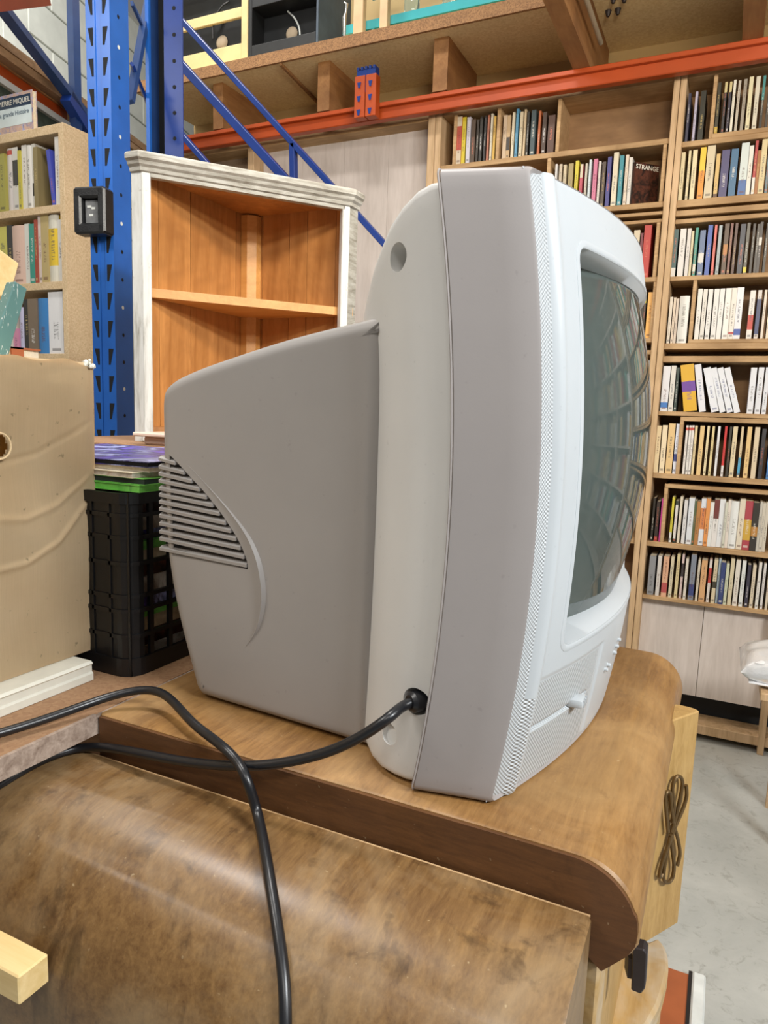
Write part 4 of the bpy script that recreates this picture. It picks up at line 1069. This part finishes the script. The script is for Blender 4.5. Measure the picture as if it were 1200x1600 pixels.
# cardboard box, its right side towards us
BX = -.626
kb_ = thing('cardboard_box', (BX-.2, .35, .971), 'battered brown cardboard box with a round hand hole at left', 'box')
b1, b2 = atX(150, 570, BX), atX(150, 1027, BX)
yE = (b1.y+b2.y)/2; zt2 = b1.z; zb2 = .971
def dent(y, z):
    return .003*math.sin(y*31+z*7)*math.sin(z*17)+.0022*math.sin(z*41+y*13)
# +X side as a grid with a round opening
hc = atX(-3, 697, BX); hr = abs(atX(15, 697, BX).y-hc.y)
ARC1 = [(.30, 1.150), (.452, 1.133), (.480, 1.130), (.519, 1.140), (.552, 1.161), (.60, 1.20)]
ARC2 = [(.30, 1.10), (.450, 1.083), (.478, 1.085), (.517, 1.102), (.551, 1.133), (.568, 1.149), (.60, 1.19)]
ARC3 = [(.30, 1.17), (.45, 1.185), (.50, 1.195), (.54, 1.215), (.60, 1.25)]
def ridge(y, z):
    r = 0
    for A_, a in ((ARC1, .0016), (ARC2, .0020), (ARC3, -.0012)):
        r += a*math.exp(-((z-interp(y, A_))/.0032)**2)
    return r
def card_side():
    m = MB(); b = m.bm; nz = 150; y0_ = -.02
    ys = [y0_+(.42-y0_)*k/24 for k in range(24)]+[.42+(yE-.42)*k/64 for k in range(65)]; ny = len(ys)-1
    vs = {}
    for i in range(ny+1):
        for j in range(nz+1):
            y = ys[i]; z = zb2+(zt2-zb2)*j/nz
            e = min(1, min(i, ny-i)/6, min(j, nz-j)/10)
            vs[i, j] = b.verts.new((BX+(dent(y, z)+ridge(y, z))*e, y, z+(.002*math.sin(y*40)+.0025*math.sin(y*97) if j == nz else 0)))
    for i in range(ny):
        for j in range(nz):
            y = (ys[i]+ys[i+1])/2; z = zb2+(zt2-zb2)*(j+.5)/nz
            if ((y-hc.y)/hr)**2+((z-hc.z)/hr)**2 < 1: continue
            b.faces.new((vs[i, j], vs[i+1, j], vs[i+1, j+1], vs[i, j+1]))
    bmesh.ops.solidify(b, geom=list(b.faces), thickness=.003)
    return m
card_side().build('side', 'cardboard', kb_, True, 50)
m = MB(); m.tube([(BX+.0012, hc.y+hr*1.04*math.cos(a), hc.z+hr*1.04*math.sin(a)) for a in [2*math.pi*k/24 for k in range(25)]], .0010, 6).build('hole_rim', 'cardboard', kb_, True)
part('side', 'cardboard', kb_, (BX-.42, BX-.003, yE-.004, yE, zb2, zt2))
part('side', 'cardboard', kb_, (BX-.42, BX-.003, -.02, -.016, zb2, zt2))
part('side', 'cardboard', kb_, (BX-.424, BX-.42, -.02, yE, zb2, zt2))
part('bottom', 'cardboard', kb_, (BX-.42, BX-.003, -.016, yE-.004, zb2, zb2+.004))
m = MB(); m.box(BX-.42, BX-.002, -.02, yE, zt2-.002, zt2+.0015); m.build('top_flap', 'cardboard', kb_)
# torn corner tuft
m = MB()
for k in range(9):
    c = Vector((BX+random.uniform(-.004, .004), yE+random.uniform(-.008, .001), zt2+random.uniform(-.004, .004)))
    b_ = bmesh.new(); bmesh.ops.create_icosphere(b_, subdivisions=1, radius=random.uniform(.002, .0042)); m.merge(b_, Matrix.Translation(c))
m.build('torn_corner', 'white_mould', kb_)
# offcuts and a book lying on the box
zbx = zt2+.0018
def leanblock(name, mat, pix, Xp, th, label, cat):
    q = [atX(u, v, Xp) for u, v in pix]; zmin = min(p.z for p in q); q = [p+UP*(zbx-zmin+.0002) for p in q]
    return tag(MB().prism(q, (-th, 0, 0), .001).build(name, mat), label, cat)
leanblock('wood_offcut', 'pine', [(-40, 380), (0, 390), (30, 412), (0, 520), (-12, 556), (-50, 556)], BX-.075, .03, 'pale chipboard offcut leaning on the cardboard box at the left edge', 'offcut')
leanblock('painted_board', 'teal_paint', [(24, 440), (43, 452), (14, 556), (-18, 556)], BX-.040, .014, 'flaking teal painted board leaning on the cardboard box', 'board')
hb = thing('book', (BX-.10, .50, zbx), 'red-brown hardback lying flat on the cardboard box', 'book')
a, b = atX(16, 546, BX-.09), atX(62, 551, BX-.09)
part('cover', 'red_panel', hb, (BX-.22, BX-.088, a.y, b.y, zbx, zbx+.002), (BX-.22, BX-.088, a.y, b.y, zbx+.013, zbx+.015), (BX-.090, BX-.088, a.y, b.y-.022, zbx, zbx+.015))
part('pages', 'page_paper', hb, (BX-.218, BX-.091, a.y+.002, b.y-.001, zbx+.002, zbx+.013))

# ------------------------------------------------------------------ black crate with magazines
cr2 = thing('plastic_crate', (-.75, .68, .9495), 'black lattice plastic crate between cardboard box and television', 'crate')
cz0 = .9495; cornr = .020
cxr, cyn = atZ(195, 1060, .95).x+.006, atZ(195, 1060, .95).y+.004
_d = ray(195, 772); _s = Vector((cxr, cyn)).length/Vector((_d.x, _d.y)).length; cz1 = CAM.z+_d.z*_s
cxl, cyf = cxr-.38, cyn+.30
def crect(inset, n=5):
    out = []
    for (sx, sy, a0) in ((cxr-cornr, cyn+cornr, -90), (cxr-cornr, cyf-cornr, 0), (cxl+cornr, cyf-cornr, 90), (cxl+cornr, cyn+cornr, 180)):
        for k in range(n+1):
            a = math.radians(a0+90*k/n); out.append((sx+(cornr-inset)*math.cos(a), sy+(cornr-inset)*math.sin(a)))
    return out
def wallring(z0, z1, o=0.0, th=.003):
    A_ = [(x, y, z0) for x, y in crect(-o)]; B_ = [(x, y, z1) for x, y in crect(-o)]; C_ = [(x, y, z1) for x, y in crect(th)]; D_ = [(x, y, z0) for x, y in crect(th)]
    m = MB(); m.loft([A_, B_, C_, D_, A_], caps=False); return m
H_ = cz1-cz0
wallring(cz0, cz0+.020, .002).build('base_rim', 'black_plastic', cr2)
wallring(cz1-.012, cz1, .0025).build('top_rim', 'black_plastic', cr2)
for f in (.22, .36, .44, .62, .76, .88):
    wallring(cz0+H_*f-.0022, cz0+H_*f+.0022, .0015).build('rib', 'black_plastic', cr2)
part('floor_plate', 'black_plastic', cr2, (cxl+.004, cxr-.004, cyn+.004, cyf-.004, cz0, cz0+.006))
# solid corners and near end; lattice bars on the +X side
m = MB()
P_ = crect(0); Q_ = crect(.003)
for i in range(len(P_)):
    i2 = (i+1) % len(P_); (x, y), (x2, y2) = P_[i], P_[i2]
    if abs(x-cxr) < 1e-4 and abs(x2-cxr) < 1e-4: continue
    (a, b), (c, d) = Q_[i], Q_[i2]
    m.loft([[(x, y, cz0), (x2, y2, cz0), (c, d, cz0), (a, b, cz0)], [(x, y, cz1), (x2, y2, cz1), (c, d, cz1), (a, b, cz1)]])
m.build('corner_walls', 'black_plastic', cr2)
for k in range(9):
    y = cyn+cornr+.008+k*.030
    part('bar', 'black_plastic', cr2, (cxr-.003, cxr+.001, y, y+.006, cz0, cz1))
for k in range(5):
    x = cxr-.03-k*.026
    part('bar', 'black_plastic', cr2, (x, x+.003, cyn-.0015, cyn+.001, cz0, cz1))
part('bar', 'black_plastic', cr2, (cxr-.007, cxr-.004, cyn+.003, cyn+.005, cz0, cz1))
# magazines inside, showing through the lattice, and the pile on top
rr = random.Random(5)
zc = cz0+.0062; cols = ['mag_mixed', 'cover_dark', 'page_paper', 'mag_green', 'mag_purple']; k = 0
while zc < cz1-.012:
    th = rr.uniform(.010, .02); th = min(th, cz1-.002-zc)
    tag(part('magazine', cols[k % 5], None, (cxl+.02, cxr-.012-rr.uniform(0, .01), cyn+.028, cyf-.02, zc, zc+th-.0006)), 'magazine stacked inside the black crate, seen through the lattice', 'magazine', 'magazines in the crate'); zc += th; k += 1
zc = cz1+.0005
def mag(th, mats, dx, dy, label, yaw=0):
    global zc
    t_ = thing('magazine', (cxr-.14, cyn+.11, zc), label, 'magazine', 'magazines on top of the crate')
    cx_, cy_ = cxr-.135+dx, cyn+.118+dy; a_ = Vector((math.cos(yaw), math.sin(yaw), 0)); b_ = Vector((-math.sin(yaw), math.cos(yaw), 0))
    c = Vector((cx_, cy_, zc+th/2))
    MB().obox(c, a_, b_, UP, .1378, .1058, th/2-.0007).build('pages', mats[1], t_)
    MB().obox(c+UP*(th/2-.0004), a_, b_, UP, .139, .107, .0004).build('front_cover', mats[0], t_)
    MB().obox(c-UP*(th/2-.0004), a_, b_, UP, .139, .107, .0004).build('back_cover', mats[0], t_)
    zc += th+.0002
mag(.008, ('mag_green', 'mag_green'), .0, .0, 'green magazine at the bottom of the pile on the crate')
mag(.007, ('mag_green', 'dark_green'), .002, -.002, 'green magazine with dark edges, second from the bottom on the crate', .03)
mag(.006, ('page_paper', 'mag_mixed'), -.002, .002, 'magazine with pale mixed pages under the purple one', -.04)
mag(.005, ('mag_mixed', 'page_paper'), .0, .003, 'thin white-edged magazine right under the purple one', .05)
mag(.006, ('mag_purple', 'slot_black'), .004, .004, 'purple glossy magazine on top of the pile on the crate', .02)

# ------------------------------------------------------------------ wrapped white bundle on a pine stool at the right edge
bs = thing('pine_stool', (.27, 2.36, 0), 'pine stool at the right edge carrying the white bundle', 'stool')
bz = atY(1190, 1080, 2.3).z
part('seat', 'post_pine', bs, (.158, .46, 2.28, 2.58, bz-.022, bz), bev=.002)
for x, y in ((.24, 2.31), (.43, 2.31), (.24, 2.54), (.43, 2.54)): part('leg', 'post_pine', bs, (x-.014, x+.014, y-.014, y+.014, 0, bz-.022))
wb = thing('wrapped_bundle', (.29, 2.42, bz), 'folded white textiles wrapped in clear plastic at the right edge', 'bundle')
def pillow(x0, x1, y0, y1, z0, z1, mat, name, wob=.004, seed=0):
    r_ = random.Random(seed); m = MB(); b = m.bm; n = 22; ph = [r_.uniform(0, 6) for _ in range(6)]
    top = {}; bot = {}
    for i in range(n+1):
        for j in range(n+1):
            u, v = i/n*2-1, j/n*2-1
            k_ = (max(0, 1-abs(u)**3.5)*max(0, 1-abs(v)**3.5))**.45
            w_ = wob*(math.sin(u*7+v*3+ph[0])+math.sin(v*9-u*4+ph[1]))*k_
            x = (x0+x1)/2+u*(x1-x0)/2; y = (y0+y1)/2+v*(y1-y0)/2; zm = z0+(z1-z0)*.42
            top[i, j] = b.verts.new((x, y, zm+(z1-zm)*k_+w_)); bot[i, j] = top[i, j] if k_ < 1e-6 else b.verts.new((x, y, zm-(zm-z0)*k_))
    for i in range(n):
        for j in range(n):
            b.faces.new((top[i, j], top[i+1, j], top[i+1, j+1], top[i, j+1]))
            f = [bot[i, j], bot[i, j+1], bot[i+1, j+1], bot[i+1, j]]
            b.faces.new(f)
    return m.build(name, mat, wb, True, 80)
for k in range(3): pillow(.125+.006*k, .45, 2.305, 2.55, bz+.003+k*.032, bz+.003+(k+1)*.032, 'white_cloth', 'folded_cloth', .002, k)
pillow(.100, .46, 2.295, 2.56, bz+.001, bz+.112, 'bag_film', 'plastic_wrap', .004, 9)
# ================================================================== television
TYC, THW, TZC, THZ = .745, .245, 1.185, .235
def q2(z): return 1-((z-TZC)/THZ)**2
def xf(y, z): return -.140+.022*q2(z)+.046*(1-((y-TYC)/THW)**2)
tv = thing('television', (-.25, TYC, ZT), 'grey tube television with ribbed rear vents and curved front, seen from its side', 'television')
# --- side band (outer front shell)
def perim(y0, y1, z0, z1, r, ny=36, nz=48):
    out = []
    def seg(a, b, n):
        for k in range(n): out.append((a[0]+(b[0]-a[0])*k/n, a[1]+(b[1]-a[1])*k/n))
    def arc(cy, cz, a0):
        for k in range(4): a = math.radians(a0+90*k/4); out.append((cy+r*math.cos(a), cz+r*math.sin(a)))
    seg((y0+r, z0), (y1-r, z0), ny); arc(y1-r, z0+r, -90)
    seg((y1, z0+r), (y1, z1-r), nz); arc(y1-r, z1-r, 0)
    seg((y1-r, z1), (y0+r, z1), ny); arc(y0+r, z1-r, 90)
    seg((y0, z1-r), (y0, z0+r), nz); arc(y0+r, z0+r, 180)
    return out
YN, YFR = .489, 2*TYC-.489
ZLO, ZHI = ZT+.0012, 1.421
def bandring(t_, xo=0, ins=0):
    # t_: 0 at the seam, 1 at the front
    y0 = YN+(.501-YN)*t_+ins; y1 = 2*TYC-y0
    P = perim(y0, y1, ZLO+ins, ZHI-ins-.001*t_, .007)
    out = []
    for y, z in P:
        xs = -.200+.021*q2(z); xe = xf(y, z)
        out.append((xs+(xe-xs)*t_+xo, y, z))
    return out
m = MB()
m.loft([bandring(0, .004, .016), bandring(0, .001, .012), bandring(0, 0, .0012), bandring(.02), bandring(.33), bandring(.66), bandring(.97), bandring(1, 0, .0012), bandring(1, -.004, .006)], caps=False)
m.build('front_shell', 'tv_band', tv, True, 38)
# thin parting line bead along the seam
sm = [(p[0]-.0006, p[1]-.0002, p[2]) for p in bandring(0)]
MB().tube(sm+[sm[0]], .0008, 6, False).build('seam_bead', 'tv_band', tv, True)
# --- front face: grid with ridge, control panel relief and the screen opening
OY0, OY1, OZ0, OZ1 = .559, 2*TYC-.559, 1.066, 1.378
def relief(y, z):
    d = y-.501 if y < TYC else 2*TYC-.501-y      # distance from the side edge
    e = 0
    # ridge beside the dotted strip
    e += .0042*math.exp(-((d-.0235)/.0058)**2)
    e -= .0020*(1 if d < .017 else 0)
    # lower flap: recessed joint lines
    if y < TYC+.2:
        if abs(z-1.003) < .0016 and .530 < y < .64: e -= .003
        if abs(y-.529) < .0014 and .985 < z < 1.045: e -= .002
    if z < 1.047 and .530 < y < .66: e -= .0012
    edge = min(d, ZHI-z, z-ZLO); 
    if edge < .004: e -= .002*(1-edge/.004)
    return e
def front():
    ys = [.5016+(2*TYC-1.0032)*k/244 for k in range(245)]; zs = [ZLO+.001+(ZHI-ZLO-.003)*k/236 for k in range(237)]
    me = {'tv_front': MB(), 'tv_dots': MB(), 'far': MB()}
    def isdot(y, z):
        d = y-.501 if y < TYC else 2*TYC-.501-y
        lim = .66-.05*((z-.95)/.09)**2 if z > .95 else .66
        if d < .0165: return True
        if z < 1.036 and d < .022 and y < TYC: return True
        if z < 1.044 and .531 < y < .655-.0 and y < .652-.35*(1.040-z)*0: return not abs(z-1.003) < .0016
        return False
    for key, M_ in me.items():
        b = M_.bm; V = {}
        def vtx(i, j):
            if (i, j) not in V:
                y, z = ys[i], zs[j]; V[i, j] = b.verts.new((xf(y, z)+relief(y, z), y, z))
            return V[i, j]
        for i in range(len(ys)-1):
            for j in range(len(zs)-1):
                y, z = (ys[i]+ys[i+1])/2, (zs[j]+zs[j+1])/2
                if OY0 < y < OY1 and OZ0 < z < OZ1: continue
                kd = 'tv_front' if not isdot(y, z) else ('tv_dots' if y < TYC else 'far')
                if kd == key: b.faces.new((vtx(i, j), vtx(i+1, j), vtx(i+1, j+1), vtx(i, j+1)))
    return me
fm = front()
fp = fm['tv_front'].build('front_panel', 'tv_front', tv, True, 60)
gr = fm['tv_dots'].build('speaker_grille', 'tv_dots', tv, True, 60)
fm['far'].build('speaker_grille', 'tv_dots', tv, True, 60)
# --- screen surround: lip and funnel
def rr_perim(y0, y1, z0, z1, r, n=40):
    return perim(y0, y1, z0, z1, r, n, n)
def xg(y, z): return -.1185+.049*(1-((y-TYC)/.187)**2)-.026*((z-1.222)/.157)**2
def frame_ring(ins, mode, k=0.0):
    P = rr_perim(OY0+ins, OY1-ins, OZ0+ins, OZ1-ins, max(.004, .012-ins))
    return [((xf(y, z)+k) if mode == 'f' else (xg(y, z)+k), y, z) for y, z in P]
m = MB(); m.loft([frame_ring(-.0055, 'f', -.0015), frame_ring(-.005, 'f', .0003), frame_ring(-.0035, 'f', .0006), frame_ring(-.0005, 'f', .0006), frame_ring(.0008, 'f', -.0004), frame_ring(.008, 'g', .001), frame_ring(.0085, 'g', -.008)], caps=False)
m.build('screen_surround', 'tv_front', tv, True, 40)
def screen():
    m = MB(); b = m.bm; n = 60; y0, y1, z0, z1 = OY0+.006, OY1-.006, OZ0+.006, OZ1-.006; V = {}
    for i in range(n+1):
        for j in range(n+1):
            y = y0+(y1-y0)*i/n; z = z0+(z1-z0)*j/n; V[i, j] = b.verts.new((xg(y, z), y, z))
    for i in range(n):
        for j in range(n): b.faces.new((V[i, j], V[i+1, j], V[i+1, j+1], V[i, j+1]))
    bmesh.ops.solidify(b, geom=list(b.faces), thickness=.004)
    return m
screen().build('screen', 'screen_glass', tv, True, 60)
# --- push knob, studs
kx = xf(.607, 1.004)
kn = MB().box(kx-.006, kx+.0090, .602, .621, 1.0005, 1.0085, .0025, 2).build('push_button', 'tv_front', tv, True)
for y in (.606, .612, .618):
    part('rib', 'tv_front', kn, (kx+.0085, kx+.0100, y-.001, y+.001, 1.002, 1.008))
for y, z in ((.693, 1.009), (.703, 1.0105), (.728, 1.016), (.735, 1.021), (.742, 1.026)):
    x = xf(y, z); MB().tube([(x-.002, y, z), (x+.0025, y, z), (x+.0032, y, z)], [.0022, .002, .0012], 10).build('stud', 'tv_front', tv, True)
# --- domed rear cover
DT = [(-.190, .4985, 1.4140, .9550), (-.200, .4978, 1.4150, .9540), (-.210, .4975, 1.4145, .9530), (-.222, .4995, 1.4110, .9530), (-.236, .5040, 1.4030, .9530), (-.250, .5130, 1.3935, .9535), (-.262, .5240, 1.3830, .9540), (-.275, .5360, 1.3695, .957), (-.290, .5530, 1.3510, .962), (-.302, .5700, 1.3350, .97), (-.312, .59, 1.315, .98)]
DYT = [(.222, 0), (.236, .001), (.25, .003), (.262, .006), (.275, .009), (.290, .011), (.312, .012)]
def dome_ring(x, y0, z1, z0, r):
    P = perim(y0, 2*TYC-y0, z0, z1, r, 20, 36)
    out = []
    for y, z in P:
        k = q2(z)*.020*max(0, (x+.300)/.10)
        if y < TYC: y += interp(-x, DYT)*min(1, max(0, (1.375-z)/.10))
        out.append((x+min(k, .020), y, z))
    return out
dm = MB(); dm.loft([dome_ring(x, y0, z1, z0, interp(-x, [(.198, .006), (.25, .009), (.312, .016)])) for x, y0, z1, z0 in DT])
dome = dm.build('rear_cover', 'tv_light', tv, True, 50)
def cut(ob, cutter_mb):
    c = cutter_mb.build('cutter', 'tv_light')
    md = ob.modifiers.new('cut', 'BOOLEAN'); md.object = c; md.operation = 'DIFFERENCE'; md.solver = 'EXACT'
    bpy.context.view_layer.update()
    me = bpy.data.meshes.new_from_object(ob.evaluated_get(bpy.context.evaluated_depsgraph_get()))
    ob.modifiers.remove(md); ob.data = me
    bpy.data.objects.remove(c)
    for p in me.polygons: p.use_smooth = True
    me.set_sharp_from_angle(angle=math.radians(40))
def ydome(x, z=1.0): return interp(-x, [(-a, b) for a, b, *_ in DT])+interp(-x, DYT)*min(1, max(0, (1.375-z)/.10))
def on_dome(u, v):      # ray against the near side of the cover
    d = ray(u, v); best = None; pv = None
    for k in range(2000):
        p = CAM+d*(.40+k*.0003)
        xx = p.x-min(.020, q2(p.z)*.020*max(0, (p.x+.300)/.10))
        g = p.y-ydome(xx, p.z)
        if pv is not None and pv < 0 <= g and p.x < -.15: return p
        pv = g
    return p
nd = Vector((-.50, -.86, .05)).normalized()
h1 = on_dome(622, 402); h2 = on_dome(608, 1148); h3 = on_dome(650, 1096)
if h1: cut(dome, MB().tube([h1+nd*.03, h1-nd*.016], .0108, 28))
if h2: cut(dome, MB().tube([h2+nd*.02+Vector((0, 0, .004)), h2-nd*.004], [.0115, .0085], 24))
if h3: cut(dome, MB().tube([h3+nd*.02, h3-nd*.013], .0110, 20))
MB().tube([h3-nd*.012, h3+nd*.004, h3+nd*.0065], [.0088, .0085, .006], 14).build('cord_grommet', 'black_rubber', tv, True)
# --- tapered rear housing
def hy(x): return .535+(.552-.535)*(-.271-x)/(.515-.271)
out_ = spline([(-.262, 0, 1.3285), (-.271, 0, 1.3265), (-.358, 0, 1.311), (-.448, 0, 1.2895), (-.488, 0, 1.2775), (-.505, 0, 1.270), (-.5135, 0, 1.262), (-.5165, 0, 1.250), (-.5165, 0, 1.225), (-.5160, 0, 1.190), (-.5140, 0, 1.140), (-.5105, 0, 1.093), (-.497, 0, 1.035), (-.475, 0, .972), (-.470, 0, .960), (-.463, 0, .9535)], 5)
out_ = [(p.x, p.z) for p in out_]+[(-.44, .9530), (-.262, .9530)]
def inset(pts, d):
    n = len(pts); res = []
    for i in range(n):
        a, b, c = Vector(pts[i-1]), Vector(pts[i]), Vector(pts[(i+1) % n])
        e1 = (b-a).normalized(); e2 = (c-b).normalized(); n1 = Vector((-e1.y, e1.x)); n2 = Vector((-e2.y, e2.x)); nn = (n1+n2)
        nn = nn/max(.4, nn.dot(n1)) if nn.length > 1e-6 else n1
        res.append((b.x+nn.x*d, b.y+nn.y*d))
    return res
area_ = sum(a[0]*b[1]-b[0]*a[1] for a, b in zip(out_, out_[1:]+out_[:1]))
sg = 1 if area_ > 0 else -1
def hring(dep, ins):
    P = inset(out_, ins*sg) if ins else out_
    return [(x, hy(x)+dep, z) for x, z in P]
R_ = .011
def onH(u, v):
    p = atY(u, v, .548); p = atY(u, v, hy(p.x)); return p
VE = [(274, 724), (288, 739), (300, 752.5), (312, 765), (323, 777.5), (333, 790), (343, 803), (353, 817.5), (361, 830), (369, 842.5), (376, 856.5), (382, 870.6), (386, 883.7)]
VL = [717.5, 730, 741, 752, 764, 774, 785, 796, 806.5, 819, 831.5, 842.5, 858]
_h = [onH(u, v) for u, v in VE]
HOLE = [(-.5035, 1.1985), (-.499, 1.1965)]+[(p.x+.001, p.z+.002) for p in _h[1:]]+[(_h[-1].x+.001, _h[-1].z-.0035), (-.5015, onH(257, 866).z)]
def housing():
    m = MB(); b = m.bm
    rings = [hring(0, R_+.003)]+[hring(R_*(1-math.cos(a)), R_*(1-math.sin(a))) for a in [math.pi/2*k/5 for k in range(0, 6)]]
    rings += [[(x, 2*TYC-hy(x)-R_, z) for x, z in out_]]+[[(x, 2*TYC-hy(x), z) for x, z in inset(out_, R_*sg)]]
    R = [[b.verts.new(p) for p in r] for r in rings]; n = len(R[0])
    for a, c in zip(R, R[1:]):
        for i in range(n): b.faces.new((a[i], a[(i+1) % n], c[(i+1) % n], c[i]))
    b.faces.new(R[-1])
    h0 = [b.verts.new((x, hy(x), z)) for x, z in HOLE]; h1 = [b.verts.new((x, hy(x)+.012, z)) for x, z in HOLE]; k = len(HOLE)
    ed = [b.edges.get((R[0][i], R[0][(i+1) % n])) for i in range(n)]
    for i in range(k):
        b.faces.new((h0[i], h0[(i+1) % k], h1[(i+1) % k], h1[i])); ed.append(b.edges.get((h0[i], h0[(i+1) % k])))
    b.faces.new(h1)
    bmesh.ops.triangle_fill(b, edges=ed, use_beauty=True, use_dissolve=False)
    return m
house = housing().build('rear_housing', 'tv_grey', tv, True, 30)
for (u, v), vl in zip(VE, VL):
    e = onH(u, v); x0 = -.5172; s_ = onH(256, vl)
    pr = []
    for x, z_ in ((x0, s_.z), (e.x, e.z)):
        yy = hy(x)-.0012
        pr.append([(x, yy, z_-.0017), (x, yy-.0002, z_+.0012), (x, yy+.004, z_+.0030), (x, yy+.0125, z_+.0026), (x, yy+.0125, z_-.0008)])
    MB().loft(pr).build('vent_slat', 'tv_grey', tv, True, 30)
    MB().tube([(x0, hy(x0)+.003, s_.z+.0006), (x0, hy(x0)+.06, s_.z+.0006)], .0026, 8).build('vent_slat', 'tv_grey', tv, True)
# crescent relief on the side
cres = spline([onH(u, v) for u, v in ((294, 727), (324, 758), (355, 792.5), (380, 824), (396, 850), (408, 883), (414, 924), (411, 958), (402, 986), (383, 1013))], 6)
n_ = len(cres); m = MB(); rg = []
for i, p in enumerate(cres):
    t_ = i/(n_-1); d = (cres[min(i+1, n_-1)]-cres[max(0, i-1)]).normalized(); nn = Vector((d.z, 0, -d.x))
    w = .0052*math.sin(math.pi*min(1, max(0.02, t_**1.5)))**.8+.0003; y = hy(p.x)
    hgt = .0040*math.sin(math.pi*min(1, max(.02, t_**1.5)))
    rg.append([Vector((p.x, y+.001, p.z))+nn*w, Vector((p.x, y-hgt, p.z))+nn*w*.25, Vector((p.x, y+.001, p.z))-nn*w*.4])
m.loft(rg).build('relief_crescent', 'tv_grey', tv, True, 30)
# small rubber feet so the set stands on the veneer
for x in (-.43, -.17):
    for y in (.60, .89):
        MB().tube([(x, y, ZT+.0002), (x, y, ZT+.008)], .009, 12).build('foot', 'black_rubber', tv)

# ------------------------------------------------------------------ cords
def relax(P, n=5, w=4):
    for _ in range(n):
        P = [P[0]]+[sum((P[max(0, min(len(P)-1, i+k))] for k in range(-w, w+1)), Vector())/(2*w+1) if w <= i < len(P)-w else P[i] for i in range(1, len(P)-1)]+[P[-1]]
    return P
def low_hit(u, v, off):
    d = ray(u, v)
    for k in range(4000):
        p = CAM+d*(.2+k*.0003)
        if p.y > LYF and p.z <= (lowz(p.y) if p.y < LY1 else -9)+off: return p
        if p.y >= LY1: return None
    return None
CR = .0042
c_pts = [h3-nd*.004, h3+nd*.006, h3+nd*.016-UP*.003]
for u, v, y in ((612, 1118, .4665), (575, 1145, .461), (525, 1171, .4585), (470, 1187, .458), (420, 1195, .457), (365, 1197, .456)): c_pts.append(atY(u, v, y))
for u, v, off in ((300, 1192, .010), (235, 1180, .0075), (185, 1170, .006), (140, 1166, .0055), (100, 1174, .005), (60, 1190, .0048), (15, 1216, .0048), (-40, 1250, .0048)):
    p = low_hit(u, v, off); c_pts.append(p if p else atY(u, v, .462))
tag(MB().tube(relax(spline(c_pts, 8), 3, 3), CR, 12).build('power_cord', 'black_rubber', None, True), 'black cord leaving the back of the television towards the left', 'cord')
c_pts = [atZ(u, v, z) for u, v, z in ((-40, 1157, .956), (40, 1134, .957), (110, 1110, .959), (165, 1090, .963), (215, 1078, .968), (250, 1080, .970), (275, 1100, .968), (300, 1130, .964), (330, 1152, .961), (352, 1170, .963))]
c_pts += [atY(366, 1184, .455), atY(380, 1204, .4455), atY(392, 1236, .443)]
for u, v, off in ((402, 1270, .010), (410, 1305, .009), (418, 1350, .008), (425, 1395, .0065), (433, 1445, .0055), (440, 1495, .005), (445, 1545, .0048), (446, 1600, .0048), (445, 1640, .0048)):
    p = low_hit(u, v, off)
    if p: c_pts.append(p)
tag(MB().tube(relax(spline(c_pts, 8), 3, 3), CR, 12).build('cable', 'black_rubber', None, True), 'black cable draped over the front cabinet towards the viewer', 'cable')
